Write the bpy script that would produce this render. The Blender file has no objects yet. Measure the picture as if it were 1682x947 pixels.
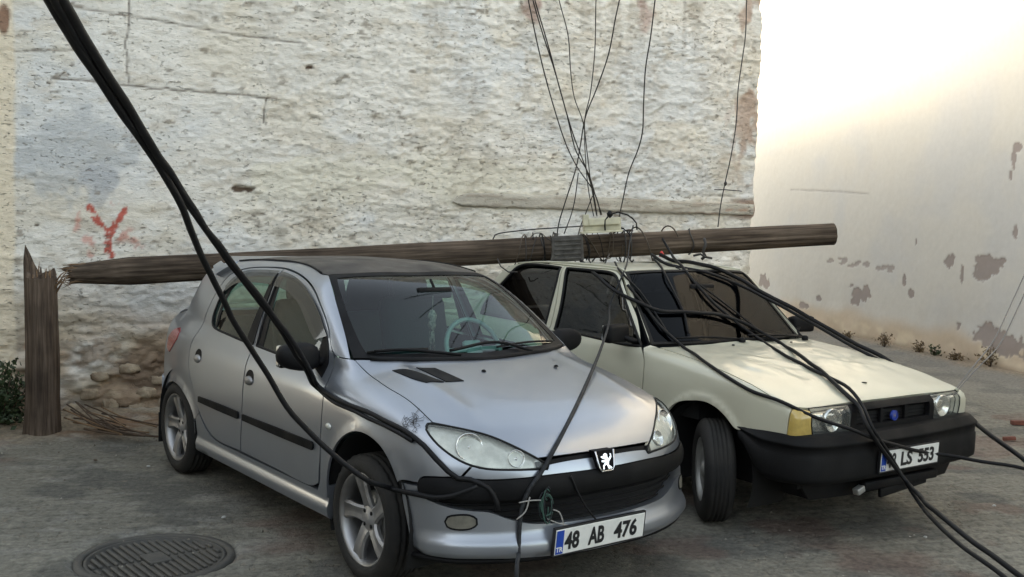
import bpy, bmesh, math, random
import numpy as np
from mathutils import Vector, Matrix, geometry
R = math.radians
SC = bpy.context.scene
COL = SC.collection
random.seed(7)
RNG = np.random.default_rng(7)

# ------------------------------------------------------------------ camera
PITCH, ROLL, CAM_H = 0.0642505, 0.0268945, 1.67528
cd = bpy.data.cameras.new('camera'); cam = bpy.data.objects.new('camera', cd); COL.objects.link(cam)
cd.sensor_width = 36; cd.lens = 1708.08/1682*36; cd.clip_start = .05; cd.clip_end = 2000
_c, _s, _cr, _sr = math.cos(PITCH), math.sin(PITCH), math.cos(ROLL), math.sin(ROLL)
_f = Vector((0, _c, -_s)); _u0 = Vector((0, _s, _c)); _r0 = Vector((1, 0, 0))
_r = _r0*_cr+_u0*_sr; _u = -_r0*_sr+_u0*_cr
cam.matrix_world = Matrix(((_r.x, _u.x, -_f.x, 0), (_r.y, _u.y, -_f.y, 0), (_r.z, _u.z, -_f.z, CAM_H), (0, 0, 0, 1)))
SC.camera = cam
# ------------------------------------------------------------------ light
SUN_EL, SUN_AZ = R(13), R(200)          # azimuth of the sun measured counter-clockwise from +x
w = bpy.data.worlds.new('World'); SC.world = w; w.use_nodes = True
wn = w.node_tree.nodes; wl = w.node_tree.links
bg = wn['Background']; sky = wn.new('ShaderNodeTexSky'); sky.sky_type = 'NISHITA'; sky.sun_disc = False
sky.sun_elevation = SUN_EL; sky.sun_rotation = math.pi/2-SUN_AZ; sky.dust_density = 2.0; sky.ozone_density = 1.0
hs = wn.new('ShaderNodeHueSaturation'); hs.inputs['Saturation'].default_value = .50; wl.new(sky.outputs[0], hs.inputs['Color'])
hz = wn.new('ShaderNodeVectorMath'); hz.operation = 'MULTIPLY'; hz.inputs[1].default_value = (1.0, .985, .92); wl.new(hs.outputs[0], hz.inputs[0]); wl.new(hz.outputs[0], bg.inputs[0])   # hazy air: a paler sky
bg.inputs[1].default_value = .15
sd = bpy.data.lights.new('sun', 'SUN'); sun = bpy.data.objects.new('sun', sd); COL.objects.link(sun)
sd.energy = .5; sd.angle = R(10); sd.color = (1, .72, .40)
_d = Vector((math.cos(SUN_EL)*math.cos(SUN_AZ), math.cos(SUN_EL)*math.sin(SUN_AZ), math.sin(SUN_EL)))
sun.rotation_euler = _d.to_track_quat('Z', 'Y').to_euler()
SC.view_settings.view_transform = 'Standard'; SC.view_settings.look = 'None'
SC.view_settings.exposure = 2.33; SC.view_settings.gamma = 1
SC.cycles.max_bounces = 8; SC.cycles.transparent_max_bounces = 16

# ------------------------------------------------------------------ materials
MATS = {}
def srgb(h):
    v = [int(h[i:i+2], 16)/255 for i in (0, 2, 4)]
    return tuple(((c/12.92) if c <= .04045 else ((c+.055)/1.055)**2.4) for c in v)+(1,)
def pm(name, col, rough=.5, metal=0, coat=0, n_amt=0, n_scale=8, col2=None, bump=0, b_scale=60, spec=.5, r_amt=0, backdark=False, stretch=None, emis=None, detail=6, bdist=.01):
    m = bpy.data.materials.new(name); m.use_nodes = True; nt = m.node_tree; N = nt.nodes; L = nt.links
    b = N['Principled BSDF']; b.inputs['Roughness'].default_value = rough; b.inputs['Metallic'].default_value = metal
    b.inputs['Specular IOR Level'].default_value = spec
    b.inputs['Coat Weight'].default_value = coat; b.inputs['Coat Roughness'].default_value = .09
    c = tuple(col)+(1,) if len(col) == 3 else col
    b.inputs['Base Color'].default_value = c
    tc = N.new('ShaderNodeTexCoord'); mp = N.new('ShaderNodeMapping'); L.new(tc.outputs['Object'], mp.inputs[0])
    if stretch: mp.inputs['Scale'].default_value = stretch
    last = None
    if n_amt or col2:
        nz = N.new('ShaderNodeTexNoise'); nz.inputs['Scale'].default_value = n_scale; nz.inputs['Detail'].default_value = detail
        L.new(mp.outputs[0], nz.inputs[0])
        rp = N.new('ShaderNodeValToRGB'); L.new(nz.outputs[0], rp.inputs[0])
        c2 = tuple(col2)+(1,) if col2 else tuple(x*(1-n_amt) for x in c[:3])+(1,)
        rp.color_ramp.elements[0].position = .35; rp.color_ramp.elements[1].position = .65
        rp.color_ramp.elements[0].color = c2; rp.color_ramp.elements[1].color = c
        L.new(rp.outputs[0], b.inputs['Base Color']); last = rp.outputs[0]
    if r_amt:
        nz = N.new('ShaderNodeTexNoise'); nz.inputs['Scale'].default_value = 5; nz.inputs['Detail'].default_value = 8
        L.new(mp.outputs[0], nz.inputs[0])
        mr = N.new('ShaderNodeMapRange'); L.new(nz.outputs[0], mr.inputs[0]); mr.inputs[1].default_value = .35; mr.inputs[2].default_value = .7
        mr.inputs[3].default_value = rough; mr.inputs[4].default_value = rough+r_amt; L.new(mr.outputs[0], b.inputs['Roughness'])
    if bump:
        nb = N.new('ShaderNodeTexNoise'); nb.inputs['Scale'].default_value = b_scale; nb.inputs['Detail'].default_value = 5
        L.new(mp.outputs[0], nb.inputs[0]); bp = N.new('ShaderNodeBump'); bp.inputs['Strength'].default_value = bump
        bp.inputs['Distance'].default_value = bdist; L.new(nb.outputs[0], bp.inputs['Height']); L.new(bp.outputs[0], b.inputs['Normal'])
    if backdark:
        ge = N.new('ShaderNodeNewGeometry'); mx = N.new('ShaderNodeMixShader'); df = N.new('ShaderNodeBsdfDiffuse'); df.inputs[0].default_value = (.02, .02, .022, 1)
        L.new(ge.outputs['Backfacing'], mx.inputs[0]); L.new(b.outputs[0], mx.inputs[1]); L.new(df.outputs[0], mx.inputs[2])
        L.new(mx.outputs[0], N['Material Output'].inputs[0])
    MATS[name] = m
    return m
def glass(name, tint, refl=.05, rough=.02, body=None, bodyfac=0., edge=.9):
    m = bpy.data.materials.new(name); m.use_nodes = True; N = m.node_tree.nodes; L = m.node_tree.links
    N.remove(N['Principled BSDF'])
    tr = N.new('ShaderNodeBsdfTransparent'); tr.inputs[0].default_value = tuple(tint)+(1,)
    gl = N.new('ShaderNodeBsdfGlossy'); gl.inputs['Roughness'].default_value = rough
    lw = N.new('ShaderNodeLayerWeight'); pw = N.new('ShaderNodeMath'); pw.operation = 'POWER'; pw.inputs[1].default_value = 4.5
    ma = N.new('ShaderNodeMath'); ma.operation = 'MULTIPLY_ADD'; ma.inputs[1].default_value = edge; ma.inputs[2].default_value = refl
    L.new(lw.outputs['Facing'], pw.inputs[0]); L.new(pw.outputs[0], ma.inputs[0])
    src = tr.outputs[0]
    if bodyfac:
        df = N.new('ShaderNodeBsdfDiffuse'); df.inputs[0].default_value = tuple(body)+(1,)
        m0 = N.new('ShaderNodeMixShader'); m0.inputs[0].default_value = bodyfac; L.new(tr.outputs[0], m0.inputs[1]); L.new(df.outputs[0], m0.inputs[2]); src = m0.outputs[0]
    mx = N.new('ShaderNodeMixShader'); L.new(ma.outputs[0], mx.inputs[0]); L.new(src, mx.inputs[1]); L.new(gl.outputs[0], mx.inputs[2])
    L.new(mx.outputs[0], N['Material Output'].inputs[0]); MATS[name] = m
    return m

def paint_mat(name, base, metal, rough, coat, dirt, dirt_amt):
    m = pm(name, base, rough, metal, coat, backdark=True); N = m.node_tree.nodes; L = m.node_tree.links; b = N['Principled BSDF']
    tc = N.new('ShaderNodeTexCoord')
    n1 = N.new('ShaderNodeTexNoise'); n1.inputs['Scale'].default_value = 2.2; n1.inputs['Detail'].default_value = 4; n1.inputs['Roughness'].default_value = .5
    n2 = N.new('ShaderNodeTexNoise'); n2.inputs['Scale'].default_value = 90; n2.inputs['Detail'].default_value = 3
    L.new(tc.outputs['Object'], n1.inputs[0]); L.new(tc.outputs['Object'], n2.inputs[0])
    sx = N.new('ShaderNodeSeparateXYZ'); L.new(tc.outputs['Object'], sx.inputs[0])
    lo = N.new('ShaderNodeMapRange'); L.new(sx.outputs[2], lo.inputs[0]); lo.inputs[1].default_value = .75; lo.inputs[2].default_value = .2; lo.inputs[3].default_value = 0; lo.inputs[4].default_value = 1
    md = N.new('ShaderNodeMapRange'); L.new(n1.outputs[0], md.inputs[0]); md.interpolation_type = 'SMOOTHSTEP'; md.inputs[1].default_value = .35; md.inputs[2].default_value = .80
    a1 = N.new('ShaderNodeMath'); a1.operation = 'MULTIPLY_ADD'; L.new(lo.outputs[0], a1.inputs[0]); a1.inputs[1].default_value = .6; L.new(md.outputs[0], a1.inputs[2])
    a2 = N.new('ShaderNodeMath'); a2.operation = 'MULTIPLY'; a2.use_clamp = True; L.new(a1.outputs[0], a2.inputs[0]); a2.inputs[1].default_value = dirt_amt
    mx = N.new('ShaderNodeMixRGB'); L.new(a2.outputs[0], mx.inputs[0]); mx.inputs[1].default_value = tuple(base)+(1,); mx.inputs[2].default_value = tuple(dirt)+(1,)
    L.new(mx.outputs[0], b.inputs['Base Color'])
    rr = N.new('ShaderNodeMath'); rr.operation = 'MULTIPLY_ADD'; L.new(a2.outputs[0], rr.inputs[0]); rr.inputs[1].default_value = .35; rr.inputs[2].default_value = rough; L.new(rr.outputs[0], b.inputs['Roughness'])
    bp = N.new('ShaderNodeBump'); bp.inputs['Strength'].default_value = .02; bp.inputs['Distance'].default_value = .002; L.new(n2.outputs[0], bp.inputs['Height']); L.new(bp.outputs[0], b.inputs['Normal'])
    return m

paint_mat('silver_paint', (.335, .36, .405), .80, .30, .5, (.24, .23, .21), .12)
paint_mat('cream_paint', (.50, .49, .385), 0, .38, .5, (.30, .27, .20), .36)
pm('black_vinyl', (.022, .019, .018), .38, bump=.15, b_scale=150, r_amt=.25, col2=(.06, .05, .042), n_scale=3, backdark=True)
pm('black_plastic', (.005, .005, .006), .5, spec=.2, n_amt=.3, n_scale=6, bump=.1, b_scale=200, r_amt=.25)
pm('worn_plastic', (.007, .007, .008), .55, spec=.18, col2=(.004, .004, .004), n_scale=3, bump=.12, b_scale=160, r_amt=.25)
pm('rubber', (.007, .007, .007), .7, spec=.3, n_amt=.2)
pm('tyre_rubber', (.018, .0175, .017), .8, spec=.3, col2=(.030, .028, .025), n_scale=5, bump=.2, b_scale=90)
pm('alloy', (.44, .44, .45), .34, .85, r_amt=.2, col2=(.25, .245, .24), n_scale=4)
pm('steel_rim', (.42, .42, .40), .4, .7, r_amt=.2)
pm('chrome', (.75, .76, .78), .12, 1)
pm('reflector', (.82, .83, .83), .16, 1, bump=.6, b_scale=12, bdist=.02)
pm('lamp_housing', (.74, .75, .70), .22, .35, n_amt=.3, n_scale=14, bump=.5, b_scale=9, bdist=.03)
pm('black_gloss', (.008, .008, .009), .12, coat=.5)
pm('dark_inside', (.006, .006, .006), .9)
pm('cabin_dark', (.022, .030, .034), .8, n_amt=.2)
pm('seat_fabric', (.028, .040, .046), .9, bump=.3, b_scale=120)
pm('wheel_grip', (.30, .31, .31), .45)
pm('plate_white', (.78, .78, .74), .35, n_amt=.12, n_scale=20)
pm('plate_black', (.012, .012, .014), .4)
pm('plate_blue', (.015, .06, .36), .35)
pm('blue_badge', (.02, .05, .32), .3)
pm('red_lens', (.30, .015, .02), .15, coat=.6)
pm('amber_lens', (.50, .36, .10), .2, coat=.6, n_amt=.2, n_scale=30)
pm('ornament', (.35, .25, .22), .6, col2=(.06, .05, .05), n_scale=60)
pm('cable_black', (.006, .006, .007), .5, spec=.25, r_amt=.2)
pm('wire_dark', (.03, .027, .025), .55)
pm('strap_grey', (.030, .033, .036), .6, spec=.2, col2=(.014, .014, .016), n_scale=40)
pm('wire_grey', (.16, .15, .14), .6)
pm('wire_green', (.03, .08, .06), .6)
pm('wire_pale', (.30, .29, .27), .5)
pm('wire_rust', (.06, .045, .03), .6)
pm('box_cream', (.60, .57, .42), .5, n_amt=.25, n_scale=14)
pm('bracket_metal', (.10, .095, .085), .6, .3, col2=(.05, .045, .04), n_scale=18)
pm('red_bit', (.55, .03, .03), .5)
pm('leaf_dark', (.035, .06, .018), .6, n_amt=.5, n_scale=12)
pm('leaf_dry', (.20, .14, .07), .7, n_amt=.5, n_scale=12)
pm('twig', (.10, .065, .04), .8, n_amt=.4, n_scale=20)
pm('splinter', (.26, .16, .085), .8, n_amt=.5, n_scale=20, stretch=(30, 30, 2))
pm('brick_red', (.17, .06, .04), .85, n_amt=.4, n_scale=20, bump=.4)
pm('fog_cap', (.16, .15, .12), .5, n_amt=.3, n_scale=30)
pm('badge_black', (.004, .004, .005), .6, spec=.1)
pm('litter', (.38, .38, .36), .7)
pm('iron', (.07, .068, .062), .6, .2, col2=(.10, .092, .078), n_scale=9, bump=.3, b_scale=80)
pm('shade_render', (.34, .31, .27), .9, n_amt=.2, n_scale=1.5, bump=.2, b_scale=20)
pm('rubble_stone', (.44, .37, .27), .9, col2=(.24, .18, .12), n_scale=9, bump=1.0, b_scale=22, bdist=.02)
glass('clear_glass', (.52, .78, .72), .06)
glass('side_glass', (.60, .72, .66), .06)
glass('smoke_glass', (.34, .35, .34), .05, .05, (.10, .10, .095), .45)
glass('tint_glass', (.05, .052, .058), .07, .015)
glass('tint_screen', (.10, .115, .15), .02, .02, edge=.22)
glass('lamp_glass', (.93, .94, .92), .05, .03, (.60, .63, .58), .09)

# ------------------------------------------------------------------ mesh helpers
def mesh_obj(name, V, F, mat, parent=None, nrm=None, smooth=True):
    me = bpy.data.meshes.new(name)
    V = np.asarray(V, float).reshape(-1, 3)
    me.from_pydata([tuple(map(float, v)) for v in V], [], [tuple(int(i) for i in f) for f in F]); 
    if smooth: me.polygons.foreach_set('use_smooth', [True]*len(me.polygons))
    me.update()
    if nrm is not None:
        N = np.asarray(nrm, float); me.normals_split_custom_set_from_vertices([tuple(map(float, n)) for n in N])
    if mat: me.materials.append(MATS[mat] if isinstance(mat, str) else mat)
    o = bpy.data.objects.new(name, me); COL.objects.link(o)
    if parent: o.parent = parent
    return o
def grid_mesh(name, V, nu, nv, mat, parent=None):
    i = np.arange((nu-1)*(nv-1)); a = (i//(nv-1))*nv+i % (nv-1)
    F = np.column_stack([a, a+nv, a+nv+1, a+1])
    me = bpy.data.meshes.new(name); me.vertices.add(len(V)); me.vertices.foreach_set('co', np.asarray(V, np.float32).ravel())
    me.loops.add(F.size); me.loops.foreach_set('vertex_index', F.ravel().astype(np.int32))
    me.polygons.add(len(F)); me.polygons.foreach_set('loop_start', np.arange(0, F.size, 4, dtype=np.int32)); me.polygons.foreach_set('loop_total', np.full(len(F), 4, np.int32))
    me.polygons.foreach_set('use_smooth', [True]*len(F)); me.update(calc_edges=True); me.validate()
    me.materials.append(mat); o = bpy.data.objects.new(name, me); COL.objects.link(o)
    if parent: o.parent = parent
    return o
def fattr(o, name, arr):
    a = o.data.attributes.new(name, 'FLOAT', 'POINT'); a.data.foreach_set('value', np.asarray(arr, np.float32).ravel())
def empty(name, loc=(0, 0, 0), rz=0, label=None, cat=None, group=None):
    o = bpy.data.objects.new(name, None); COL.objects.link(o); o.location = loc; o.rotation_euler = (0, 0, rz); o.empty_display_size = .2
    return tag(o, label, cat, group)
def tag(o, label=None, cat=None, group=None, kind=None):
    if label: o['label'] = label
    if cat: o['category'] = cat
    if group: o['group'] = group
    if kind: o['kind'] = kind
    return o
def cat_curve(P, step=.02, closed=False):
    P = [np.array(p, float) for p in P]; n = len(P); out = []
    rng = range(n) if closed else range(n-1)
    for i in rng:
        p1 = P[i]; p2 = P[(i+1) % n]
        p0 = P[i-1] if (closed or i > 0) else 2*p1-p2
        p3 = P[(i+2) % n] if (closed or i+2 < n) else 2*p2-p1
        d1 = max(np.linalg.norm(p1-p0), 1e-6)**.5; d2 = max(np.linalg.norm(p2-p1), 1e-6)**.5; d3 = max(np.linalg.norm(p3-p2), 1e-6)**.5
        m1 = d2*((p1-p0)/d1-(p2-p0)/(d1+d2)+(p2-p1)/d2) if True else 0
        m1 = ((p1-p0)/d1-(p2-p0)/(d1+d2)+(p2-p1)/d2)*d2
        m2 = ((p2-p1)/d2-(p3-p1)/(d2+d3)+(p3-p2)/d3)*d2
        k = max(1, int(np.linalg.norm(p2-p1)/step))
        for j in range(k):
            t = j/k; out.append((2*t**3-3*t**2+1)*p1+(t**3-2*t**2+t)*m1+(-2*t**3+3*t**2)*p2+(t**3-t**2)*m2)
    if not closed: out.append(P[-1])
    return out
def tube_data(P, r, n=8, closed=False, taper=None):
    P = [Vector(p) for p in P]; V = []; F = []; m = len(P)
    up = Vector((0, 0, 1)); prev = None
    for i, p in enumerate(P):
        t = ((P[(i+1) % m] if closed else P[min(i+1, m-1)])-(P[i-1] if (closed or i > 0) else P[0]))
        t = t.normalized() if t.length > 1e-9 else Vector((0, 0, 1))
        if prev is None: prev = t.orthogonal().normalized()
        prev = (prev-t*prev.dot(t)); prev = prev.normalized() if prev.length > 1e-6 else t.orthogonal().normalized()
        b = t.cross(prev); rr = r if taper is None else (taper(i/(m-1)) if callable(taper) else taper[i])
        for k in range(n):
            a = 2*math.pi*k/n; V.append(p+(prev*math.cos(a)+b*math.sin(a))*rr)
    for i in range(m if closed else m-1):
        for k in range(n):
            a = i*n+k; b2 = i*n+(k+1) % n; c = ((i+1) % m)*n+(k+1) % n; d = ((i+1) % m)*n+k
            F.append((a, b2, c, d))
    if not closed:
        F.append(tuple(range(n-1, -1, -1))); F.append(tuple(range((m-1)*n, m*n)))
    return [tuple(v) for v in V], F
def tube(name, P, r, mat, parent=None, n=8, closed=False, taper=None, curve=None):
    if curve: P = cat_curve(P, curve, closed)
    V, F = tube_data(P, r, n, closed, taper); return mesh_obj(name, V, F, mat, parent)
def join_data(L):
    V = []; F = []
    for v, f in L:
        k = len(V); V += [tuple(p) for p in v]; F += [tuple(i+k for i in q) for q in f]
    return V, F
def box_data(c, s, bev=.0, rot=None, seg=2):
    bm = bmesh.new(); bmesh.ops.create_cube(bm, size=1)
    for v in bm.verts: v.co = Vector((v.co.x*s[0], v.co.y*s[1], v.co.z*s[2]))
    if bev: bmesh.ops.bevel(bm, geom=bm.edges[:], offset=bev, segments=seg, profile=.6, affect='EDGES')
    M = Matrix.Translation(c) @ (rot.to_4x4() if rot else Matrix())
    bm.transform(M); bm.verts.index_update()
    d = ([tuple(v.co) for v in bm.verts], [tuple(v.index for v in f.verts) for f in bm.faces]); bm.free(); return d
def box(name, c, s, mat, parent=None, bev=.004, rot=None):
    V, F = box_data(c, s, bev, rot); o = mesh_obj(name, V, F, mat, parent, smooth=False); return o
def lathe_data(prof, n=48, axis='y', a0=0, a1=2*math.pi):
    V = []; F = []; full = abs(a1-a0-2*math.pi) < 1e-6; m = len(prof)
    ns = n if full else n+1
    for k in range(ns):
        a = a0+(a1-a0)*k/n; c, s = math.cos(a), math.sin(a)
        for (r, h) in prof:
            V.append((r*c, h, r*s) if axis == 'y' else (r*c, r*s, h))
    for k in range(n):
        k2 = (k+1) % ns
        for j in range(m-1): F.append((k*m+j, k2*m+j, k2*m+j+1, k*m+j+1))
    return V, F
def xform(d, M):
    return [tuple(M @ Vector(v)) for v in d[0]], d[1]

# numpy value noise
def _hash(ix, iy, iz):
    h = (ix*374761393+iy*668265263+iz*2147483647) & 0xffffffff
    h = ((h ^ (h >> 13))*1274126177) & 0xffffffff
    return ((h ^ (h >> 16)) & 0xffff)/65535.
def vnoise(x, y, z=0.):
    x, y, z = np.broadcast_arrays(np.asarray(x, float), np.asarray(y, float), np.asarray(z, float))
    ix, iy, iz = [np.floor(v).astype(np.int64) for v in (x, y, z)]; fx, fy, fz = x-ix, y-iy, z-iz
    fx, fy, fz = [t*t*(3-2*t) for t in (fx, fy, fz)]
    def L(a, b, t): return a+(b-a)*t
    r = L(L(L(_hash(ix, iy, iz), _hash(ix+1, iy, iz), fx), L(_hash(ix, iy+1, iz), _hash(ix+1, iy+1, iz), fx), fy),
          L(L(_hash(ix, iy, iz+1), _hash(ix+1, iy, iz+1), fx), L(_hash(ix, iy+1, iz+1), _hash(ix+1, iy+1, iz+1), fx), fy), fz)
    return r
def fbm(x, y, z=0., o=4, g=.5):
    s = 0; a = 1; t = 0
    for i in range(o): s = s+a*vnoise(x*2**i+17.3*i, y*2**i-9.1*i, z*2**i); t += a; a *= g
    return s/t

def lerp(xs,ys):
    # smooth monotone-ish cubic (catmull) interpolation, clamped
    xs=np.array(xs,float); ys=np.array(ys,float)
    h=np.diff(xs); d=np.diff(ys)/h
    m=np.zeros_like(ys); m[1:-1]=(d[:-1]*h[1:]+d[1:]*h[:-1])/(h[:-1]+h[1:]); m[0]=d[0]; m[-1]=d[-1]
    for i in range(1,len(m)-1):
        if d[i-1]*d[i]<=0: m[i]=0
        else: m[i]=np.sign(m[i])*min(abs(m[i]),2.5*min(abs(d[i-1]),abs(d[i])))
    def f(x):
        x=np.asarray(x,float); i=np.clip(np.searchsorted(xs,x)-1,0,len(h)-1)
        t=(x-xs[i])/h[i]; tc=np.clip(t,0,1)
        v=(2*tc**3-3*tc**2+1)*ys[i]+(tc**3-2*tc**2+tc)*h[i]*m[i]+(-2*tc**3+3*tc**2)*ys[i+1]+(tc**3-tc**2)*h[i]*m[i+1]
        return v+np.where(t<0,t*h[i]*m[0],0)+np.where(t>1,(t-1)*h[i]*m[-1],0)
    return f
def smax(a,b,k):
    h=np.maximum(k-np.abs(a-b),0)/k
    return np.maximum(a,b)+h*h*k*.25
def smin(a,b,k): return -smax(-a,-b,k)
def sstep(a,b,x):
    t=np.clip((x-a)/(b-a),0,1); return t*t*(3-2*t)

# ---------------- silver hatchback ----------------
A_w=lerp([-3.05,-2.85,-2.6,-2.3,-1.9,-1.2,-.6,-.2,.1,.35,.6],[.70,.745,.785,.812,.822,.822,.820,.815,.808,.79,.76])
A_t=lerp([.15,.25,.32,.45,.60,.72,.84,.93,1.0],[-.045,-.015,-.006,0,0,-.004,-.02,-.045,-.08])
A_hood=lerp([-3.1,-1.0,-.5,-.25,0,.25,.45,.6,.70,.78],[1.06,1.03,1.01,.99,.95,.893,.835,.775,.715,.64])
A_front=lerp([.15,.22,.30,.40,.50,.58,.66,.75],[.735,.765,.775,.765,.755,.75,.735,.70])
A_roof=lerp([-3.1,-2.9,-2.6,-2.2,-1.8,-1.4,-1.1,-.9,-.7],[1.22,1.30,1.362,1.405,1.428,1.43,1.415,1.385,1.33])
A_cab=lerp([.85,.95,1.05,1.15,1.25,1.35,1.42],[.775,.748,.715,.675,.632,.585,.545])
A_cabx=lerp([-3.0,-2.6,-2.2,-1.6,-1.0,-.6,-.2],[-.14,-.06,-.025,0,-.004,-.015,-.05])
def F_A(x,y,z):
    a=np.abs(y); zc=np.clip(z,.16,1.45); x1=np.clip(x,-3.1,.8)
    W=A_w(x1)+A_t(np.minimum(zc,1.02))
    side=a-W
    H=A_hood(x1)-.09*(np.minimum(a,.9)/.78)**3 + .012*np.exp(-((a-.50)/.05)**2)*sstep(.75,.1,x)
    top=(z-H)*.93
    fr=(x-(A_front(np.minimum(zc,.8))-.30*(np.minimum(a,.9)/.8)**3))*.9
    rear=-(x+3.09-.22*(np.minimum(a,.9)/.8)**4)*.95 
    bot=.19-z
    low=smax(side,top,.11)
    low=smax(low,fr,.10)
    low=smax(low,rear,.14)
    low=smax(low,bot,.05)
    # cabin
    cs=(a-(A_cab(np.maximum(zc,.85))+A_cabx(x1)))*.92
    ct=z-(A_roof(x1)-.045*(np.minimum(a,.9)/.6)**2.5)
    xs=x+.20*(np.minimum(a,.9)/.72)**2.4
    ws=((xs+.13)*.53+(z-.97)*.85)
    rg=-((x+2.80-.10*(np.minimum(a,.9)/.7)**3)*.92-(z-1.0)*.40)
    cab=smax(cs,ct,.10)
    cab=smax(cab,ws,.04)
    cab=smax(cab,rg,.08)
    cab=np.maximum(cab,.8-z)
    return smin(low,cab,.03)
# ---------------- cream saloon ----------------
B_w=lerp([-3.4,-3.0,-2.5,-1.8,-1.0,-.4,.1,.5,.68],[.75,.785,.80,.808,.81,.808,.80,.78,.765])
B_t=lerp([.15,.25,.40,.60,.75,.88,.95],[-.03,-.012,-.002,0,-.004,-.028,-.05])
B_hood=lerp([-3.4,-2.6,-2.3,-1.0,-.6,0,.45,.62,.68],[.93,.97,.975,.965,.945,.885,.80,.745,.70])
B_roof=lerp([-2.6,-2.3,-2.0,-1.5,-1.15,-1.0,-.8],[1.315,1.37,1.395,1.408,1.40,1.385,1.35])
B_cab=lerp([.85,.95,1.05,1.2,1.32,1.40],[.765,.745,.715,.665,.62,.58])
def F_B(x,y,z):
    a=np.abs(y); zc=np.clip(z,.16,1.42); x1=np.clip(x,-3.4,.68); ac=np.minimum(a,.9)
    W=B_w(x1)+B_t(np.minimum(zc,.97))
    side=a-W
    H=B_hood(x1)-.025*(ac/.78)**3
    top=(z-H)*.97
    fr=(x-(.665+.05*(np.clip(z,.2,.8)-.6)-.045*(ac/.8)**2.2))
    rear=-(x+3.40-.06*(ac/.8)**3)
    low=smax(side,top,.045)
    low=smax(low,fr,.03)
    low=smax(low,rear,.06)
    low=smax(low,.2-z,.04)
    cs=(a-(B_cab(np.maximum(zc,.85))))*.92
    ct=z-(B_roof(np.clip(x,-2.6,-.8))-.022*(ac/.6)**2.5)
    xs=x+.09*(ac/.7)**2.2
    ws=((xs+.50)*.70+(z-.93)*.714)
    rg=-((x+2.62)*.80-(z-.97)*.60)
    cab=smax(cs,ct,.07)
    cab=smax(cab,ws,.03)
    cab=smax(cab,rg,.05)
    cab=np.maximum(cab,.7-z)
    return smin(low,cab,.02)

# ------------------------------------------------------------------ panels lifted onto the body shape
def gradn(F, p, e=1.5e-3):
    g = np.stack([F(p[:, 0]+e, p[:, 1], p[:, 2])-F(p[:, 0]-e, p[:, 1], p[:, 2]), F(p[:, 0], p[:, 1]+e, p[:, 2])-F(p[:, 0], p[:, 1]-e, p[:, 2]), F(p[:, 0], p[:, 1], p[:, 2]+e)-F(p[:, 0], p[:, 1], p[:, 2]-e)], 1)
    return g/np.maximum(np.linalg.norm(g, axis=1), 1e-9)[:, None]
def march(F, o, d, tmax=6.):
    o = np.asarray(o, float); t = np.zeros(len(o)); act = np.arange(len(o))
    for i in range(140):
        p = o[act]+d[act]*t[act][:, None]; f = F(p[:, 0], p[:, 1], p[:, 2]); t[act] += f*.8
        act = act[(np.abs(f) > 1e-4) & (t[act] < tmax)]
        if act.size == 0: break
    return o+d*t[:, None]
def snap(F, p):
    p = np.array(p, float)
    for i in range(6):
        f = F(p[:, 0], p[:, 1], p[:, 2]); p = p-gradn(F, p)*(f*.9)[:, None]
    return p
def sideXZ(F, L):
    L = np.array(L, float); o = np.column_stack([L[:, 0], np.full(len(L), -2.), L[:, 1]]); d = np.tile([0, 1., 0], (len(L), 1))
    return [tuple(v) for v in march(F, o, d)]
def pip(P, Q):
    x, y = Q[:, 0][:, None], Q[:, 1][:, None]; x0, y0 = P[:, 0], P[:, 1]; x1, y1 = np.roll(x0, -1), np.roll(y0, -1)
    c = ((y0 > y) != (y1 > y)) & (x < (x1-x0)*(y-y0)/np.where(y1 == y0, 1e-12, y1-y0)+x0)
    return (c.sum(1) % 2) == 1
def pdist(P, Q):
    a = P; b = np.roll(P, -1, 0); ab = b-a; L = (ab**2).sum(1)+1e-12; r = np.full(len(Q), 1e9)
    for i in range(0, len(Q), 2000):
        q = Q[i:i+2000]; t = np.clip(((q[:, None]-a)*ab).sum(2)/L, 0, 1); d = np.linalg.norm(q[:, None]-(a+ab*t[..., None]), axis=2); r[i:i+2000] = d.min(1)
    return r
def resample(P, step):
    out = []
    n = len(P)
    for i in range(n):
        a, b = P[i], P[(i+1) % n]; k = max(1, int(np.linalg.norm(b-a)/step+.5))
        for j in range(k): out.append(a+(b-a)*j/k)
    return np.array(out)
def smooth_outline(P, F, step=.014, corner=38):
    P = snap(F, P); n = len(P); out = []
    co = []
    for i in range(n):
        a = P[i]-P[i-1]; b = P[(i+1) % n]-P[i]
        co.append(math.degrees(math.acos(np.clip(a@b/(np.linalg.norm(a)*np.linalg.norm(b)+1e-9), -1, 1))) > corner)
    for i in range(n):
        p1, p2 = P[i], P[(i+1) % n]; p0 = P[i-1] if not co[i] else 2*p1-p2; p3 = P[(i+2) % n] if not co[(i+1) % n] else 2*p2-p1
        q = cat_curve([p0, p1, p2, p3], step); 
        k0 = max(1, int(np.linalg.norm(p1-p0)/step)); k1 = max(1, int(np.linalg.norm(p2-p1)/step))
        out += q[k0:k0+k1]
    return snap(F, np.array(out))
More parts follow.
